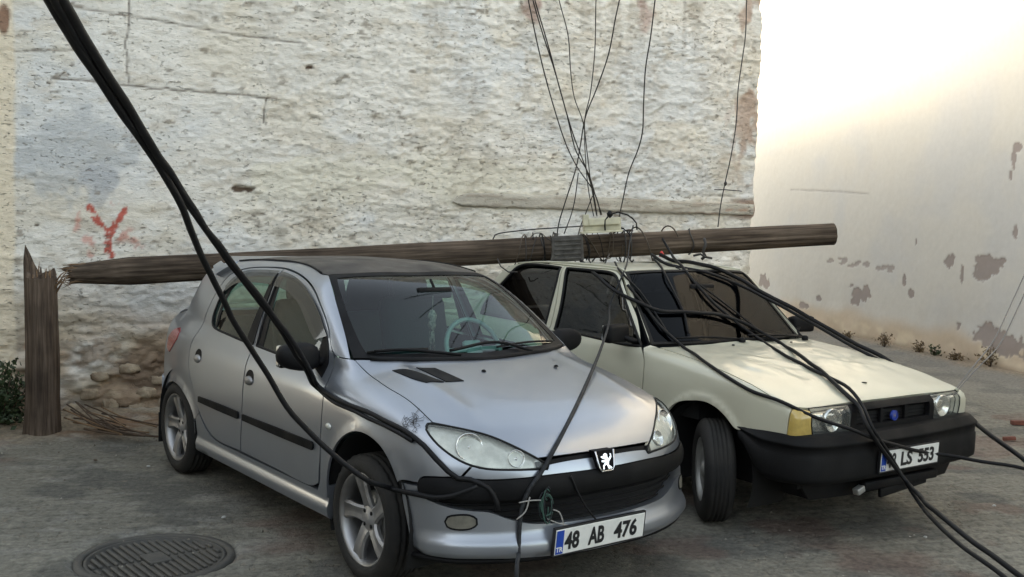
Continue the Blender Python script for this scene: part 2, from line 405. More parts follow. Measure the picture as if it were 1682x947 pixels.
class Frame:
    def __init__(s, d=None, cyl=None, R0=.7):
        s.cyl = cyl; s.R0 = R0
        if cyl is None:
            d = Vector(d).normalized(); up = Vector((0, 0, 1)) if abs(d.z) < .9 else Vector((1, 0, 0))
            s.u = np.array(up.cross(d).normalized()); s.v = np.array(Vector(d).cross(Vector(s.u))); s.d = np.array(d)
    def uv(s, p):
        if s.cyl is None: return np.column_stack([p@s.u, p@s.v])
        return np.column_stack([np.arctan2(p[:, 1], p[:, 0]-s.cyl)*s.R0, p[:, 2]])
    def ray(s, q):
        if s.cyl is None:
            o = q[:, :1]*s.u+q[:, 1:]*s.v+s.d*3.6; return o, np.tile(-s.d, (len(q), 1))
        a = q[:, 0]/s.R0; dd = np.column_stack([np.cos(a), np.sin(a), 0*a]); o = np.column_stack([s.cyl+0*a, 0*a, q[:, 1]])+dd*3.6
        return o, -dd
def inset2(P, g):
    # P ccw
    a = P-np.roll(P, 1, 0); b = np.roll(P, -1, 0)-P
    na = np.column_stack([-a[:, 1], a[:, 0]]); nb = np.column_stack([-b[:, 1], b[:, 0]])
    na /= np.linalg.norm(na, axis=1)[:, None]+1e-12; nb /= np.linalg.norm(nb, axis=1)[:, None]+1e-12
    m = na+nb; l = (m**2).sum(1)[:, None]; m = m*2/np.maximum(l, .8)
    return P+m*g
def area2(P): return .5*np.sum(P[:, 0]*np.roll(P[:, 1], -1)-np.roll(P[:, 0], -1)*P[:, 1])
def patch(F, outline, frame, gap=.002, off=0., thick=.02, step=.028, ostep=.014, holes=(), raw=False, mod=None, corner=38):
    if not isinstance(frame, Frame): frame = Frame(frame)
    loops = []
    for i, ol in enumerate([outline]+list(holes)):
        P = frame.uv(np.array(ol, float)) if raw else frame.uv(smooth_outline(np.array(ol, float), F, ostep, corner))
        if raw: P = resample(P, ostep)
        ccw = area2(P) > 0
        if (i == 0) != ccw: P = P[::-1]
        P = inset2(P, gap)
        keep = np.linalg.norm(P-np.roll(P, 1, 0), axis=1) > 1e-3; P = P[keep]
        loops.append(P)
    lo, hi = loops[0].min(0), loops[0].max(0)
    gx, gy = np.meshgrid(np.arange(lo[0], hi[0], step), np.arange(lo[1], hi[1], step)); gx = gx+(np.arange(gx.shape[0])[:, None] % 2)*step*.5
    Q = np.column_stack([gx.ravel(), gy.ravel()])
    ins = pip(loops[0], Q)
    for h in loops[1:]: ins &= ~pip(h, Q)
    Q = Q[ins]
    for h in loops: 
        if len(Q): Q = Q[pdist(h, Q) > step*.5]
    verts = []; edges = []; k = 0
    for h in loops:
        n = len(h); verts += [tuple(v) for v in h]; edges += [(k+i, k+(i+1) % n) for i in range(n)]; k += n
    nb = k; verts += [tuple(v) for v in Q]
    vo, eo, fo, ov, oe, of = geometry.delaunay_2d_cdt([Vector(v) for v in verts], edges, [], 0, 1e-6)
    vo = np.array([tuple(v) for v in vo])
    mp = {}
    for i, l in enumerate(ov):
        for j in l: mp[j] = i
    fo = np.array([f for f in fo if len(f) == 3]); cen = vo[fo].mean(1); ok = pip(loops[0], cen)
    for h in loops[1:]: ok &= ~pip(h, cen)
    fo = fo[ok]
    t = vo[fo]; ar = (t[:, 1, 0]-t[:, 0, 0])*(t[:, 2, 1]-t[:, 0, 1])-(t[:, 2, 0]-t[:, 0, 0])*(t[:, 1, 1]-t[:, 0, 1])
    fo[ar < 0] = fo[ar < 0][:, ::-1]
    o, d = frame.ray(vo); p = march(F, o, d); n = gradn(F, p)
    if mod is not None: off_a = off+mod(p)
    else: off_a = np.full(len(p), off)
    if mod is not None:
        e = 2e-3; base = mod(p)
        for ax in range(3):
            q = p.copy(); q[:, ax] += e; g = (mod(q)-base)/e
            n[:, ax] -= g
        n /= np.linalg.norm(n, axis=1)[:, None]
        p = p+gradn(F, p)*off_a[:, None]
    else: p = p+n*off
    V = list(map(tuple, p)); N = list(map(tuple, n)); Fc = [tuple(f) for f in fo]
    # check winding vs normal
    tri = p[fo[:200]]; cr = np.cross(tri[:, 1]-tri[:, 0], tri[:, 2]-tri[:, 0]); s = (cr*n[fo[:200, 0]]).sum(1).sum()
    if s < 0: Fc = [f[::-1] for f in Fc]
    if thick:
        k = 0
        for h in loops:
            m = len(h); idx = [mp[k+i] for i in range(m)]; k += m
            r0 = len(V); c = [p[i] for i in idx]; nn = [n[i] for i in idx]
            for i in range(m):
                tdir = c[(i+1) % m]-c[i-1]; sn = np.cross(tdir, nn[i]); sn = sn/(np.linalg.norm(sn)+1e-9)
                V.append(tuple(c[i])); N.append(tuple(sn)); 
            r1 = len(V)
            for i in range(m):
                V.append(tuple(c[i]-nn[i]*thick)); N.append(N[r0+i])
            for i in range(m):
                j = (i+1) % m; q = (r0+i, r1+i, r1+j, r0+j); Fc.append(q)
    return np.array(V), Fc, np.array(N)
def mir(d):
    V, F, N = d; V = V.copy(); N = N.copy(); V[:, 1] *= -1; N[:, 1] *= -1
    return V, [f[::-1] for f in F], N
def pobj(name, d, mat, parent, both=False):
    o = mesh_obj(name, d[0], d[1], mat, parent, nrm=d[2]); r = [o]
    if both:
        e = mir(d); r.append(mesh_obj(name, e[0], e[1], mat, parent, nrm=e[2]))
    return r if both else o
def sym(L):   # right half outline (y<0, running from centre to centre) closed with its mirror image
    return list(L)+[(x, -y, z) for x, y, z in reversed(L) if abs(y) > .004]

def font_mesh(txt, size=.1, depth=.001, bold=0.):
    c = bpy.data.curves.new('txt', 'FONT'); c.body = txt; c.size = size; c.extrude = depth; c.offset = bold; c.resolution_u = 3
    o = bpy.data.objects.new('txt', c); COL.objects.link(o); bpy.context.view_layer.update()
    dg = bpy.context.evaluated_depsgraph_get(); me = bpy.data.meshes.new_from_object(o.evaluated_get(dg))
    V = [tuple(v.co) for v in me.vertices]; F = [tuple(p.vertices) for p in me.polygons]
    COL.objects.unlink(o); bpy.data.objects.remove(o); bpy.data.meshes.remove(me); return V, F
def number_plate(parent, loc, tilt, groups, yaw=0):
    """520 x 112 mm plate facing +x, text reading from -y to +y"""
    M = Matrix.Translation(loc) @ Matrix.Rotation(yaw, 4, 'Z') @ Matrix.Rotation(tilt, 4, 'Y')
    def add(name, d, mat, par, sm=False):
        V, F = xform(d, M); return mesh_obj(name, V, F, mat, par, smooth=sm)
    pl = add('number_plate', box_data((0, 0, 0), (.012, .52, .112), .003), 'plate_white', parent)
    add('plate_frame', join_data([box_data((-.004, 0, .060), (.016, .534, .008), .002), box_data((-.004, 0, -.060), (.016, .534, .008), .002), box_data((-.004, -.264, 0), (.016, .007, .112), .002), box_data((-.004, .264, 0), (.016, .007, .112), .002)]), 'plate_black', pl)
    add('country_band', box_data((.0068, -.237, 0), (.002, .040, .104), 0), 'plate_blue', pl)
    tv, tf = font_mesh('TR', .030, .0006, .0008); w = max(v[0] for v in tv)-min(v[0] for v in tv)
    add('country_code', ([(.0082+v[2], -.237-w/2+v[0], -.042+v[1]) for v in tv], tf), 'plate_white', pl)
    for (txt, y0, wd) in groups:
        tv, tf = font_mesh(txt, .108, .0008, .0035); x0 = min(v[0] for v in tv); x1 = max(v[0] for v in tv); z0 = min(v[1] for v in tv); z1 = max(v[1] for v in tv)
        add('plate_characters', ([(.0072+v[2], y0+(v[0]-x0)/(x1-x0)*wd, -.040+(v[1]-z0)/(z1-z0)*.080) for v in tv], tf), 'plate_black', pl)
    return pl

def wheel(parent, x, y, side, rt, width, rim_r, style, steer=0, tread='block'):
    """side -1 = outer face towards -y"""
    M = Matrix.Translation((x, y, rt)) @ Matrix.Rotation(steer, 4, 'Z')
    if side > 0: M = M @ Matrix.Rotation(math.pi, 4, 'Z')
    w = width/2
    hub = bpy.data.objects.new('wheel', None); COL.objects.link(hub); hub.parent = parent; hub.matrix_local = M; hub.empty_display_size = .1
    # tyre: profile with sidewall bulge (outer face at h=-w)
    tr = [(rim_r, -w+.018), (rim_r+.006, -w+.006), (rim_r+.02, -w-.001), (rt-.055, -w-.004), (rt-.03, -w+.003), (rt-.012, -w+.014), (rt-.003, -w+.026), (rt, -w+.035)]
    ng = 4; prof = tr[:]
    for g in range(ng):
        c = -w+.035+(2*w-.07)*(g+.5)/ng; prof += [(rt, c-.007), (rt-.007, c-.005), (rt-.007, c+.005), (rt, c+.007)]
    prof += [(r, -h) for r, h in reversed(tr)]
    n = 72; V, F = lathe_data(prof, n)
    V = np.array(V); ang = np.arctan2(V[:, 2], V[:, 0]); rr = np.hypot(V[:, 0], V[:, 2]); m = len(prof)
    kk = np.round(ang/(2*math.pi)*n).astype(int)
    if tread == 'block':
        lug = (kk % 2 == 0) & (rr > rt-.014) & (np.abs(V[:, 1]) > w-.05); sc = np.where(lug, (rr-.007)/rr, 1); V[:, 0] *= sc; V[:, 2] *= sc
    mesh_obj('tyre', V, F, 'tyre_rubber', hub)
    R0 = rim_r
    if style == 'alloy':
        prof = [(R0-.002, w-.02), (R0-.02, w-.03), (R0-.022, -w+.05), (R0-.016, -w+.026), (R0-.006, -w+.012), (R0+.004, -w+.008), (R0+.006, -w+.013)]
        parts = [lathe_data(prof, 64)]
        bm_sp = []
        for k in range(5):
            a0 = math.radians(90+72*k+8)
            # spoke: blade cross section lofted from hub to rim, leaning a little
            V = []; F = []; st = [(.045, .042, -w+.045, .016), (.075, .036, -w+.036, .016), (.11, .034, -w+.030, .015), (.15, .040, -w+.024, .014), (R0-.012, .050, -w+.022, .016)]
            for (r, hw, h, th) in st:
                a = a0+.16*(r-.05)/.15; c, s = math.cos(a), math.sin(a)
                for (q, dh) in ((-1, .010), (-.72, 0), (-.15, .004), (.15, .004), (.72, 0), (1, .010), (1, .010+th), (-1, .010+th)):
                    V.append((r*c-q*hw*s, h+dh, r*s+q*hw*c))
            for i in range(len(st)-1):
                for j in range(8): F.append((i*8+j, i*8+(j+1) % 8, (i+1)*8+(j+1) % 8, (i+1)*8+j))
            F += [tuple(range(8)), tuple(range(39, 31, -1))]
            mesh_obj('spoke', V, F, 'alloy', hub, smooth=False)
        hubp = [(0, -w+.038), (.026, -w+.038), (.030, -w+.042), (.055, -w+.044), (.066, -w+.052), (.066, -w+.08)]
        V, F = join_data(parts+[lathe_data(hubp, 40)]); mesh_obj('rim', V, F, 'alloy', hub)
        V, F = join_data([xform(lathe_data([(0, -.004), (.0095, -.004), (.0095, .01)], 10), Matrix.Translation((.043*math.cos(R(45+90*k)), -w+.044, .043*math.sin(R(45+90*k))))) for k in range(4)]); mesh_obj('wheel_bolts', V, F, 'rubber', hub)
        V, F = lathe_data([(.02, w-.09), (.125, w-.09), (.125, w-.10), (.02, w-.10)], 40); mesh_obj('brake_disc', V, F, 'steel_rim', hub)
    else:
        prof = [(R0-.002, w-.02), (R0-.02, w-.03), (R0-.022, -w+.06), (R0-.014, -w+.03), (R0-.004, -w+.012), (R0+.005, -w+.008), (R0+.006, -w+.014)]
        disc = [(R0-.021, -w+.05), (R0-.03, -w+.035), (.10, -w+.022), (.085, -w+.03), (.045, -w+.03), (.04, -w+.018), (0, -w+.014)]
        V, F = join_data([lathe_data(prof, 56), lathe_data(disc, 56)]); mesh_obj('rim', V, F, 'steel_rim', hub)
    V, F = lathe_data([(0, w-.05), (R0-.03, w-.05)], 40); mesh_obj('wheel_back', V, F, 'dark_inside', hub)
    return hub
def liner(parent, cx, cz, r, yin, yout, a0=0, a1=math.pi):
    V, F = lathe_data([(r, yin), (r, yout)], 24, 'y', a0, a1); V = [(v[0]+cx, v[1], v[2]+cz) for v in V]
    V2, F2 = lathe_data([(0, yin), (r, yin)], 24, 'y', a0, a1); V2 = [(v[0]+cx, v[1], v[2]+cz) for v in V2]
    V, F = join_data([(V, F), (V2, F2)]); return mesh_obj('wheel_housing', V, F, 'dark_inside', parent)

# ------------------------------------------------------------------ silver hatchback
def cylpts(F, x0, pts):
    """pts = (angle in degrees from +x towards -y, z): points on the body shape"""
    a = np.array([-math.radians(p[0]) for p in pts]); z = np.array([p[1] for p in pts])
    d = np.column_stack([np.cos(a), np.sin(a), 0*a]); o = np.column_stack([x0+0*a, 0*a, z])+d*3.5
    return [tuple(v) for v in march(F, o, -d)]
def build_hatchback():
    root = empty('parked_car', (-.02607, 5.15422, 0), -.920735, 'silver five-door hatchback with a black roof under the fallen pole', 'car')
    F = F_A; P = 'silver_paint'
    SD = (0, -1, 0); DG = (0, -.85, .53)
    archF = [(-.275, .235), (-.290, .33), (-.287, .42), (-.265, .52), (-.20, .615), (-.09, .685), (.02, .706), (.12, .695), (.20, .665), (.27, .608), (.318, .541)]
    archB = [(.318, .541), (.345, .476), (.372, .40), (.39, .33), (.398, .276)]
    archR = [(-2.02, .235), (-2.018, .33), (-2.04, .42), (-2.104, .491), (-2.24, .562), (-2.40, .592), (-2.55, .576), (-2.68, .52), (-2.77, .43), (-2.80, .33), (-2.80, .25)]
    def lip(p):
        r1 = np.hypot((p[:, 0]-.045)/.345, (p[:, 2]-.34)/.366); r2 = np.hypot((p[:, 0]+2.41)/.39, (p[:, 2]-.25)/.342)
        return .010*np.exp(-((r1-1.0)/.10)**2)+.010*np.exp(-((r2-1.0)/.10)**2)
    # hood
    Hh = [(.712, 0, .667), (.707, -.226, .667), (.697, -.333, .667), (.649, -.404, .711), (.584, -.481, .752), (.479, -.59, .785), (.38, -.668, .801), (.161, -.656, .862), (-.009, -.665, .896), (-.134, -.661, .919), (-.242, -.658, .946), (-.325, -.668, .984), (-.215, -.461, .985), (-.138, -.153, .98), (-.125, 0, .975)]
    hood = pobj('hood', patch(F, sym(Hh), (.18, 0, 1), .0022, thick=.012), P, root)
    for s in (-1, 1):
        for L in ([(-.156, .551), (-.125, .512), (-.07, .488), (.098, .424), (.082, .515), (.015, .535)], [(-.122, .446), (-.085, .36), (.12, .328), (.098, .413)]):
            if s < 0: pobj('hood_vent', patch(F, snap(F, [(x, -y, .93) for x, y in L]), (0, 0, 1), 0, .004, .006, step=.03, corner=30), 'black_plastic', hood)
    for x, y in ((.033, -.152), (.046, .295)):
        V, Fc = xform(lathe_data([(.012, 0), (.011, .005), (.005, .009), (0, .009)], 12, 'z'), Matrix.Translation((x, y, float(A_hood(np.array(x)))-.001))); mesh_obj('washer_nozzle', V, Fc, 'black_plastic', hood)
    # fenders
    bot = [(.345, -.790, .556), (.432, -.771, .560), (.446, -.765, .583), (.458, -.759, .590), (.53, -.71, .598), (.585, -.653, .603), (.603, -.612, .650)]
    lt = [(.63, -.571, .64), (.575, -.64, .664), (.5, -.691, .71), (.438, -.71, .75), (.395, -.71, .777), (.379, -.702, .788), (.369, -.688, .798), (.38, -.668, .801)]
    ft = [(.161, -.656, .862), (-.009, -.665, .896), (-.134, -.661, .919), (-.242, -.658, .946), (-.325, -.668, .984), (-.345, -.68, .985), (-.386, -.699, .988), (-.452, -.71, .993)]
    fr = sideXZ(F, [(-.41, .90), (-.378, .80), (-.374, .56), (-.378, .40), (-.40, .355), (-.40, .33), (-.285, .335)])
    fa = sideXZ(F, [a for a in archF if a[1] > .38])
    for o in pobj('fender', patch(F, bot+lt+ft+fr+fa, (0, -.86, .5), .0022, thick=.012, mod=lip), P, root, True):
        sgn = -1 if o.data.vertices[0].co.y < 0 else 1
        q = sideXZ(F, [(-.296, .68)])[0]
        V, Fc = lathe_data([(.026, 0), (.024, .006), (.012, .010), (0, .011)], 20, 'y'); V = [(v[0]+q[0], (q[1]-v[1]*1.0-.001)*(1 if sgn < 0 else -1), v[2]*.62+q[2]) for v in V]
        mesh_obj('side_repeater', V, Fc, 'lamp_housing', o)
    # nose band under the grille slot
    Nn = [(.719, 0, .641), (.716, -.2, .641), (.7115, -.285, .636), (.724, -.30, .618), (.692, -.434, .626), (.63, -.571, .637), (.605, -.608, .648), (.589, -.648, .602), (.638, -.575, .593), (.699, -.439, .594), (.733, -.277, .598), (.747, 0, .595)]
    pobj('nose_panel', patch(F, sym(Nn), Frame(cyl=-.25), .0015, thick=.012), P, root)
    # bumper
    up_ = [(.768, 0, .384), (.765, -.138, .386), (.751, -.291, .392), (.728, -.398, .402), (.695, -.487, .428), (.660, -.553, .455), (.618, -.622, .462), (.573, -.68, .470), (.515, -.729, .486), (.467, -.757, .502), (.441, -.769, .52), (.438, -.770, .548), (.335, -.792, .545)]
    sd_ = sideXZ(F, archB[1:])
    lo_ = [(.41, -.772, .262), (.43, -.767, .258), (.523, -.729, .260), (.656, -.585, .262), (.711, -.473, .258), (.743, -.374, .255), (.76, -.25, .250), (.765, 0, .245)]
    def bmod(p): return .022*sstep(.365, .31, p[:, 2])*sstep(.40, .50, p[:, 0])-.02*sstep(.285, .255, p[:, 2])+.008*sstep(.02, .0, np.abs(p[:, 0]-.37)-.02)*0
    bumper = pobj('front_bumper', patch(F, sym(up_+sd_+lo_), Frame(cyl=-.25), .0015, thick=.05, mod=bmod, step=.022), P, root)
    st = [(.748, 0, .594), (.733, -.277, .597), (.699, -.439, .593), (.638, -.575, .591), (.582, -.655, .600), (.52, -.715, .596), (.458, -.759, .588), (.444, -.766, .578), (.441, -.769, .55), (.444, -.768, .53), (.50, -.735, .517), (.60, -.64, .508), (.69, -.47, .504), (.742, -.27, .505), (.756, 0, .505)]
    def smod(p): return .014*np.clip(1-((p[:, 2]-.55)/.055)**2, 0, 1)
    pobj('bumper_rub_strip', patch(F, sym(st), Frame(cyl=-.25), .0015, .004, .05, mod=smod, step=.02), 'worn_plastic', bumper)
    gr = [(.756, 0, .515), (.742, -.27, .515), (.69, -.47, .514), (.60, -.64, .516), (.49, -.74, .522), (.475, -.75, .498), (.573, -.68, .462), (.63, -.60, .452), (.695, -.487, .420), (.728, -.398, .394), (.765, -.138, .378), (.768, 0, .376)]
    g = pobj('lower_grille', patch(F, sym(gr), Frame(cyl=-.25), 0, -.055, 0), 'dark_inside', bumper)
    for z in (.405, .43, .455, .48):
        w_ = 30+(z-.40)*300
        L = snap(F, cylpts(F, -.25, [(-w_+2*w_*i/24, z) for i in range(25)])); n = gradn(F, L)
        tube('grille_bar', [tuple(v) for v in (L-n*.042)], .0055, 'black_plastic', g, 6)
    # fog lamps
    for s in (-1, 1):
        L = np.array([(.548, -.708, .413), (.556, -.70, .436), (.585, -.672, .447), (.618, -.625, .447), (.636, -.60, .430), (.638, -.598, .405), (.622, -.622, .384), (.585, -.675, .379), (.556, -.70, .39)])
        d = patch(F, L, (.6, -.75, 0), 0, .003, .012, step=.02, corner=80)
        e = patch(F, L, (.6, -.75, 0), .008, .0055, .004, step=.02, corner=80)
        if s > 0: d, e = mir(d), mir(e)
        fo = pobj('fog_lamp_cover', d, 'black_plastic', bumper); pobj('fog_lamp_cap', e, 'fog_cap', fo)
    # splitter edge
    L = snap(F, cylpts(F, -.25, [(-50+100*i/40, .262) for i in range(41)])); n = gradn(F, L)
    tube('bumper_lip', [(v[0]-.02, v[1], .245) for v in L], .012, 'black_plastic', bumper, 6)
    # dark carrier behind everything at the front
    o1 = cylpts(F, -.25, [(a, .66) for a in range(-38, 39, 4)])+cylpts(F, -.25, [(a, .26) for a in range(54, -55, -4)])
    pobj('front_carrier', patch(F, o1, Frame(cyl=-.25), 0, -.075, 0, raw=True), 'dark_inside', root)
    L = [(.722, -.345, .668), (.722, .345, .668), (.735, .345, .625), (.735, -.345, .625)]
    pobj('grille_slot', patch(F, L, Frame(cyl=-.25), 0, -.012, .02), 'black_plastic', root)
    # badge: shield with chromed rim and a rearing lion
    def badge_pt(y, z, off): y, z = y*.86, .632+(z-.632)*.88; return (.742+(.655-z)*.30+off, y, z)
    sh = [(-.062, .680), (.062, .680), (.050, .600), (.036, .582), (-.036, .582), (-.050, .600)]
    V = [badge_pt(y, z, .012) for y, z in sh]+[badge_pt(y, z, -.03) for y, z in sh]
    Fc = [(5, 4, 3, 2, 1, 0)[::-1]]+[(i, i+6, (i+1) % 6+6, (i+1) % 6) for i in range(6)]
    Fc = [tuple(reversed(f)) for f in Fc]
    bd = mesh_obj('badge', V, Fc, 'badge_black', root, smooth=False)
    tube('badge_rim', [badge_pt(y, z, .014) for y, z in sh[1:]+sh[:1]], .0042, 'chrome', bd, 6)
    lion = [[(-.020, .652), (-.012, .664), (.002, .667), (.012, .660), (.010, .650), (.016, .640), (.018, .625), (.012, .612), (.016, .600), (.020, .592), (.008, .592), (.004, .604), (-.004, .616), (-.008, .630), (-.006, .642)],
            [(-.006, .648), (-.030, .656), (-.034, .650), (-.010, .638)], [(-.008, .634), (-.030, .636), (-.032, .628), (-.010, .624)], [(-.004, .614), (-.018, .606), (-.020, .592), (-.028, .592), (-.026, .610), (-.010, .622)], [(.018, .640), (.032, .652), (.030, .664), (.038, .660), (.038, .645), (.020, .628)], [(.014, .610), (.024, .602), (.034, .594), (.026, .590), (.010, .600)]]
    V = []; Fc = []
    for pg in lion:
        k = len(V); n = len(pg); V += [badge_pt(-y if False else y, z, .017) for y, z in pg]; V += [badge_pt(y, z, .012) for y, z in pg]
        a = sum(pg[i][0]*pg[(i+1) % n][1]-pg[(i+1) % n][0]*pg[i][1] for i in range(n))
        f = tuple(range(k, k+n)); Fc.append(f if a > 0 else f[::-1])
        Fc += [(k+i, k+n+i, k+n+(i+1) % n, k+(i+1) % n) if a < 0 else (k+(i+1) % n, k+n+(i+1) % n, k+n+i, k+i) for i in range(n)]
    mesh_obj('lion_emblem', V, Fc, 'chrome', bd, smooth=False)
    # headlights
    HL = [(.724, -.296, .624), (.7185, -.292, .637), (.697, -.333, .664), (.649, -.404, .708), (.584, -.481, .749), (.479, -.59, .782), (.395, -.668, .798), (.375, -.688, .796), (.381, -.702, .788), (.397, -.71, .775), (.44, -.71, .748), (.5, -.691, .708), (.575, -.64, .662), (.63, -.571, .638), (.692, -.434, .628)]
    fh = Frame((.62, -.5, .6))
    for s in (-1, 1):
        A = patch(F, HL, fh, .006, -.001, .008, step=.02, corner=50); B = patch(F, HL, fh, -.006, -.022, 0, step=.02, corner=50)
        C = patch(F, HL, fh, .0005, .0005, .012, step=.02, corner=50, holes=[]) ; 
        if s > 0: A, B = mir(A), mir(B)
        h = mesh_obj('headlight', A[0], A[1], 'lamp_glass', root, nrm=A[2])
        pobj('headlight_housing', B, 'lamp_housing', h)
        ol = smooth_outline(np.array(HL), F, .014, 50); n = gradn(F, ol); ol = ol-n*.001
        if s > 0: ol[:, 1] *= -1
        tube('headlight_seal', [tuple(v) for v in ol[::2]], .0052, 'rubber', h, 6, closed=True)
        for (x, y, z, r) in ((.550, -.588, .716, .058), (.668, -.425, .671, .036)):
            d = np.array([.80, -.25, .35]); d /= np.linalg.norm(d)
            prof = [(.012, -.045), (r*.45, -.038), (r*.8, -.020), (r, 0), (r*1.04, .0), (r*1.04, -.02)]
            M = Matrix.Translation((x, y*(-s), z)) @ Vector((d[0], d[1]*(-s), d[2])).to_track_quat('Z', 'Y').to_matrix().to_4x4()
            b = mesh_obj('lamp_reflector', *xform(lathe_data(prof, 28, 'z'), M), 'reflector', h)
            mesh_obj('bulb', *xform(lathe_data([(0, -.004), (.007, -.006), (.010, -.03), (.010, -.045)], 12, 'z'), M), 'chrome', b)
    # doors
    fd = [(-.378, .56), (-.382, .80), (-.413, .90), (-.455, .985), (-.5, 1.026), (-.571, 1.098), (-.672, 1.17), (-.766, 1.222), (-.872, 1.274), (-1.009, 1.32), (-1.186, 1.354), (-1.392, 1.372), (-1.36, 1.2), (-1.322, .95), (-1.315, .6), (-1.33, .42), (-1.332, .357), (-.9, .355), (-.46, .356), (-.392, .385)]
    rd = [(-1.338, .357), (-1.336, .42), (-1.321, .6), (-1.328, .95), (-1.366, 1.2), (-1.398, 1.372), (-1.61, 1.368), (-1.876, 1.347), (-2.055, 1.305), (-2.137, 1.243), (-2.183, 1.165), (-2.205, 1.05), (-2.19, .925), (-2.192, .82), (-2.16, .705), (-2.085, .608), (-2.0, .507), (-1.85, .406), (-1.71, .36)]
    w1 = [(-1.30, .951), (-.90, .935), (-.60, .93), (-.49, .955), (-.525, 1.018), (-.575, 1.073), (-.655, 1.128), (-.70, 1.158), (-.799, 1.210), (-.916, 1.258), (-1.044, 1.298), (-1.209, 1.328), (-1.355, 1.340), (-1.34, 1.20)]
    w2 = [(-1.345, .952), (-1.375, 1.20), (-1.40, 1.341), (-1.635, 1.335), (-1.825, 1.318), (-1.955, 1.270), (-2.03, 1.215), (-2.07, 1.165), (-2.075, 1.10), (-2.068, 1.04), (-2.038, 1.0), (-1.971, .983), (-1.739, .969), (-1.5, .957)]
    hx = {'front': (-1.242, .785), 'rear': (-2.027, .81)}
    for nm, L, W, x0, x1 in (('front', fd, w1, -.44, -1.30), ('rear', rd, w2, -1.355, -1.965)):
        D = patch(F, sideXZ(F, L), SD, .0024, thick=.035, holes=[sideXZ(F, W)])
        G = patch(F, sideXZ(F, W), SD, -.006, -.008, 0, step=.04)
        for s in (-1, 1):
            d = D if s < 0 else mir(D); g = G if s < 0 else mir(G)
            door = pobj('door', d, P, root)
            pobj('door_window', g, 'side_glass', door)
            ol = smooth_outline(np.array(sideXZ(F, W)), F, .014); ol = ol-gradn(F, ol)*.002
            if s > 0: ol[:, 1] *= -1
            tube('window_seal', [tuple(v) for v in ol[::2]], .0075, 'rubber', door, 6, closed=True)
            # pillar trim
            if nm == 'front':
                T = patch(F, sideXZ(F, [(-1.30, .951), (-1.345, 1.20), (-1.357, 1.340), (-1.325, 1.337), (-1.285, 1.2), (-1.225, .949)]), SD, 0, -.004, .002)
                T2 = patch(F, sideXZ(F, [(-.47, .885), (-.486, .96), (-.53, 1.03), (-.60, 1.085), (-.60, .925)]), SD, 0, .004, .012)
                pobj('mirror_base', T2 if s < 0 else mir(T2), 'black_plastic', door)
            else:
                T = patch(F, sideXZ(F, [(-1.345, .952), (-1.375, 1.20), (-1.40, 1.341), (-1.445, 1.34), (-1.445, 1.2), (-1.465, .955)]), SD, 0, -.004, .002)
                T3 = patch(F, sideXZ(F, [(-1.975, .983), (-2.0, 1.10), (-1.99, 1.24), (-1.955, 1.27), (-1.935, 1.265), (-1.965, 1.1), (-1.945, .98)]), SD, 0, -.003, .002)
                pobj('window_divider', T3 if s < 0 else mir(T3), 'rubber', door)
            pobj('pillar_trim', T if s < 0 else mir(T), 'black_plastic', door)
            # wind deflector
            if nm == 'front': wd = [(-.56, 1.075), (-.655, 1.138), (-.70, 1.168), (-.799, 1.219), (-.916, 1.268), (-1.044, 1.309), (-1.209, 1.34), (-1.36, 1.352), (-1.35, 1.275), (-1.20, 1.262), (-1.05, 1.232), (-.93, 1.188), (-.83, 1.135), (-.74, 1.085), (-.66, 1.045)]
            else: wd = [(-1.39, 1.353), (-1.635, 1.346), (-1.83, 1.330), (-1.965, 1.28), (-2.03, 1.23), (-2.0, 1.20), (-1.90, 1.245), (-1.75, 1.268), (-1.55, 1.277), (-1.385, 1.278)]
            wdp = patch(F, sideXZ(F, wd), SD, 0, .012, .002); pobj('wind_deflector', wdp if s < 0 else mir(wdp), 'smoke_glass', door)
            # side moulding
            z0, z1 = .535, .578
            ml = [(x0, z0+.012), (x0-.012, z0), ((x0+x1)/2, z0), (x1, z0+.004), (x1, z1-.004), ((x0+x1)/2, z1), (x0-.012, z1), (x0, z1-.012)]
            mm = patch(F, sideXZ(F, ml), SD, .001, .011, .012); pobj('side_moulding', mm if s < 0 else mir(mm), 'worn_plastic', door)
            # handle: black recess above, silver flap below
            cx, cz = hx[nm]
            el = [(cx+.052*math.cos(t), cz+.042*math.sin(t)) for t in np.linspace(0, 2*math.pi, 18)[:-1]]
            h1 = patch(F, sideXZ(F, el), SD, 0, .0015, .004, step=.02, corner=90); ho = pobj('door_handle', h1 if s < 0 else mir(h1), 'black_plastic', door)
            q = sideXZ(F, [(cx, cz-.018)])[0]
            V, Fc = lathe_data([(0, .020), (.02, .019), (.036, .014), (.045, .005), (.047, -.004)], 24, 'y'); V = [(v[0]*1.0+cx, q[1]-v[1], v[2]*.56+cz-.018) for v in V]
            if s > 0: V = [(a, -b, c) for a, b, c in V]
            mesh_obj('handle_flap', V, Fc, 'alloy', ho)
            if nm == 'front':
                mh = bpy.data.objects.new('wing_mirror', None); COL.objects.link(mh); mh.parent = root; mh.empty_display_size = .1
                sp = []
                nu, nv = 20, 14
                for i in range(nu):
                    for j in range(nv+1):
                        a = 2*math.pi*i/nu; b = math.pi*j/nv-math.pi/2
                        sx = math.copysign(abs(math.sin(b))**.8, math.sin(b)); cbb = abs(math.cos(b))**.55
                        ca = math.copysign(abs(math.cos(a))**.8, math.cos(a)); sa = math.copysign(abs(math.sin(a))**.8, math.sin(a))
                        yy = .115*ca*cbb; zz = .070*sa*cbb*(1-.12*ca); xx = (.062*sx if sx > 0 else .03*sx)
                        sp.append((xx-.56+.25*-yy*0, s*(.855+yy)*1.0, .985+zz+.008*ca))
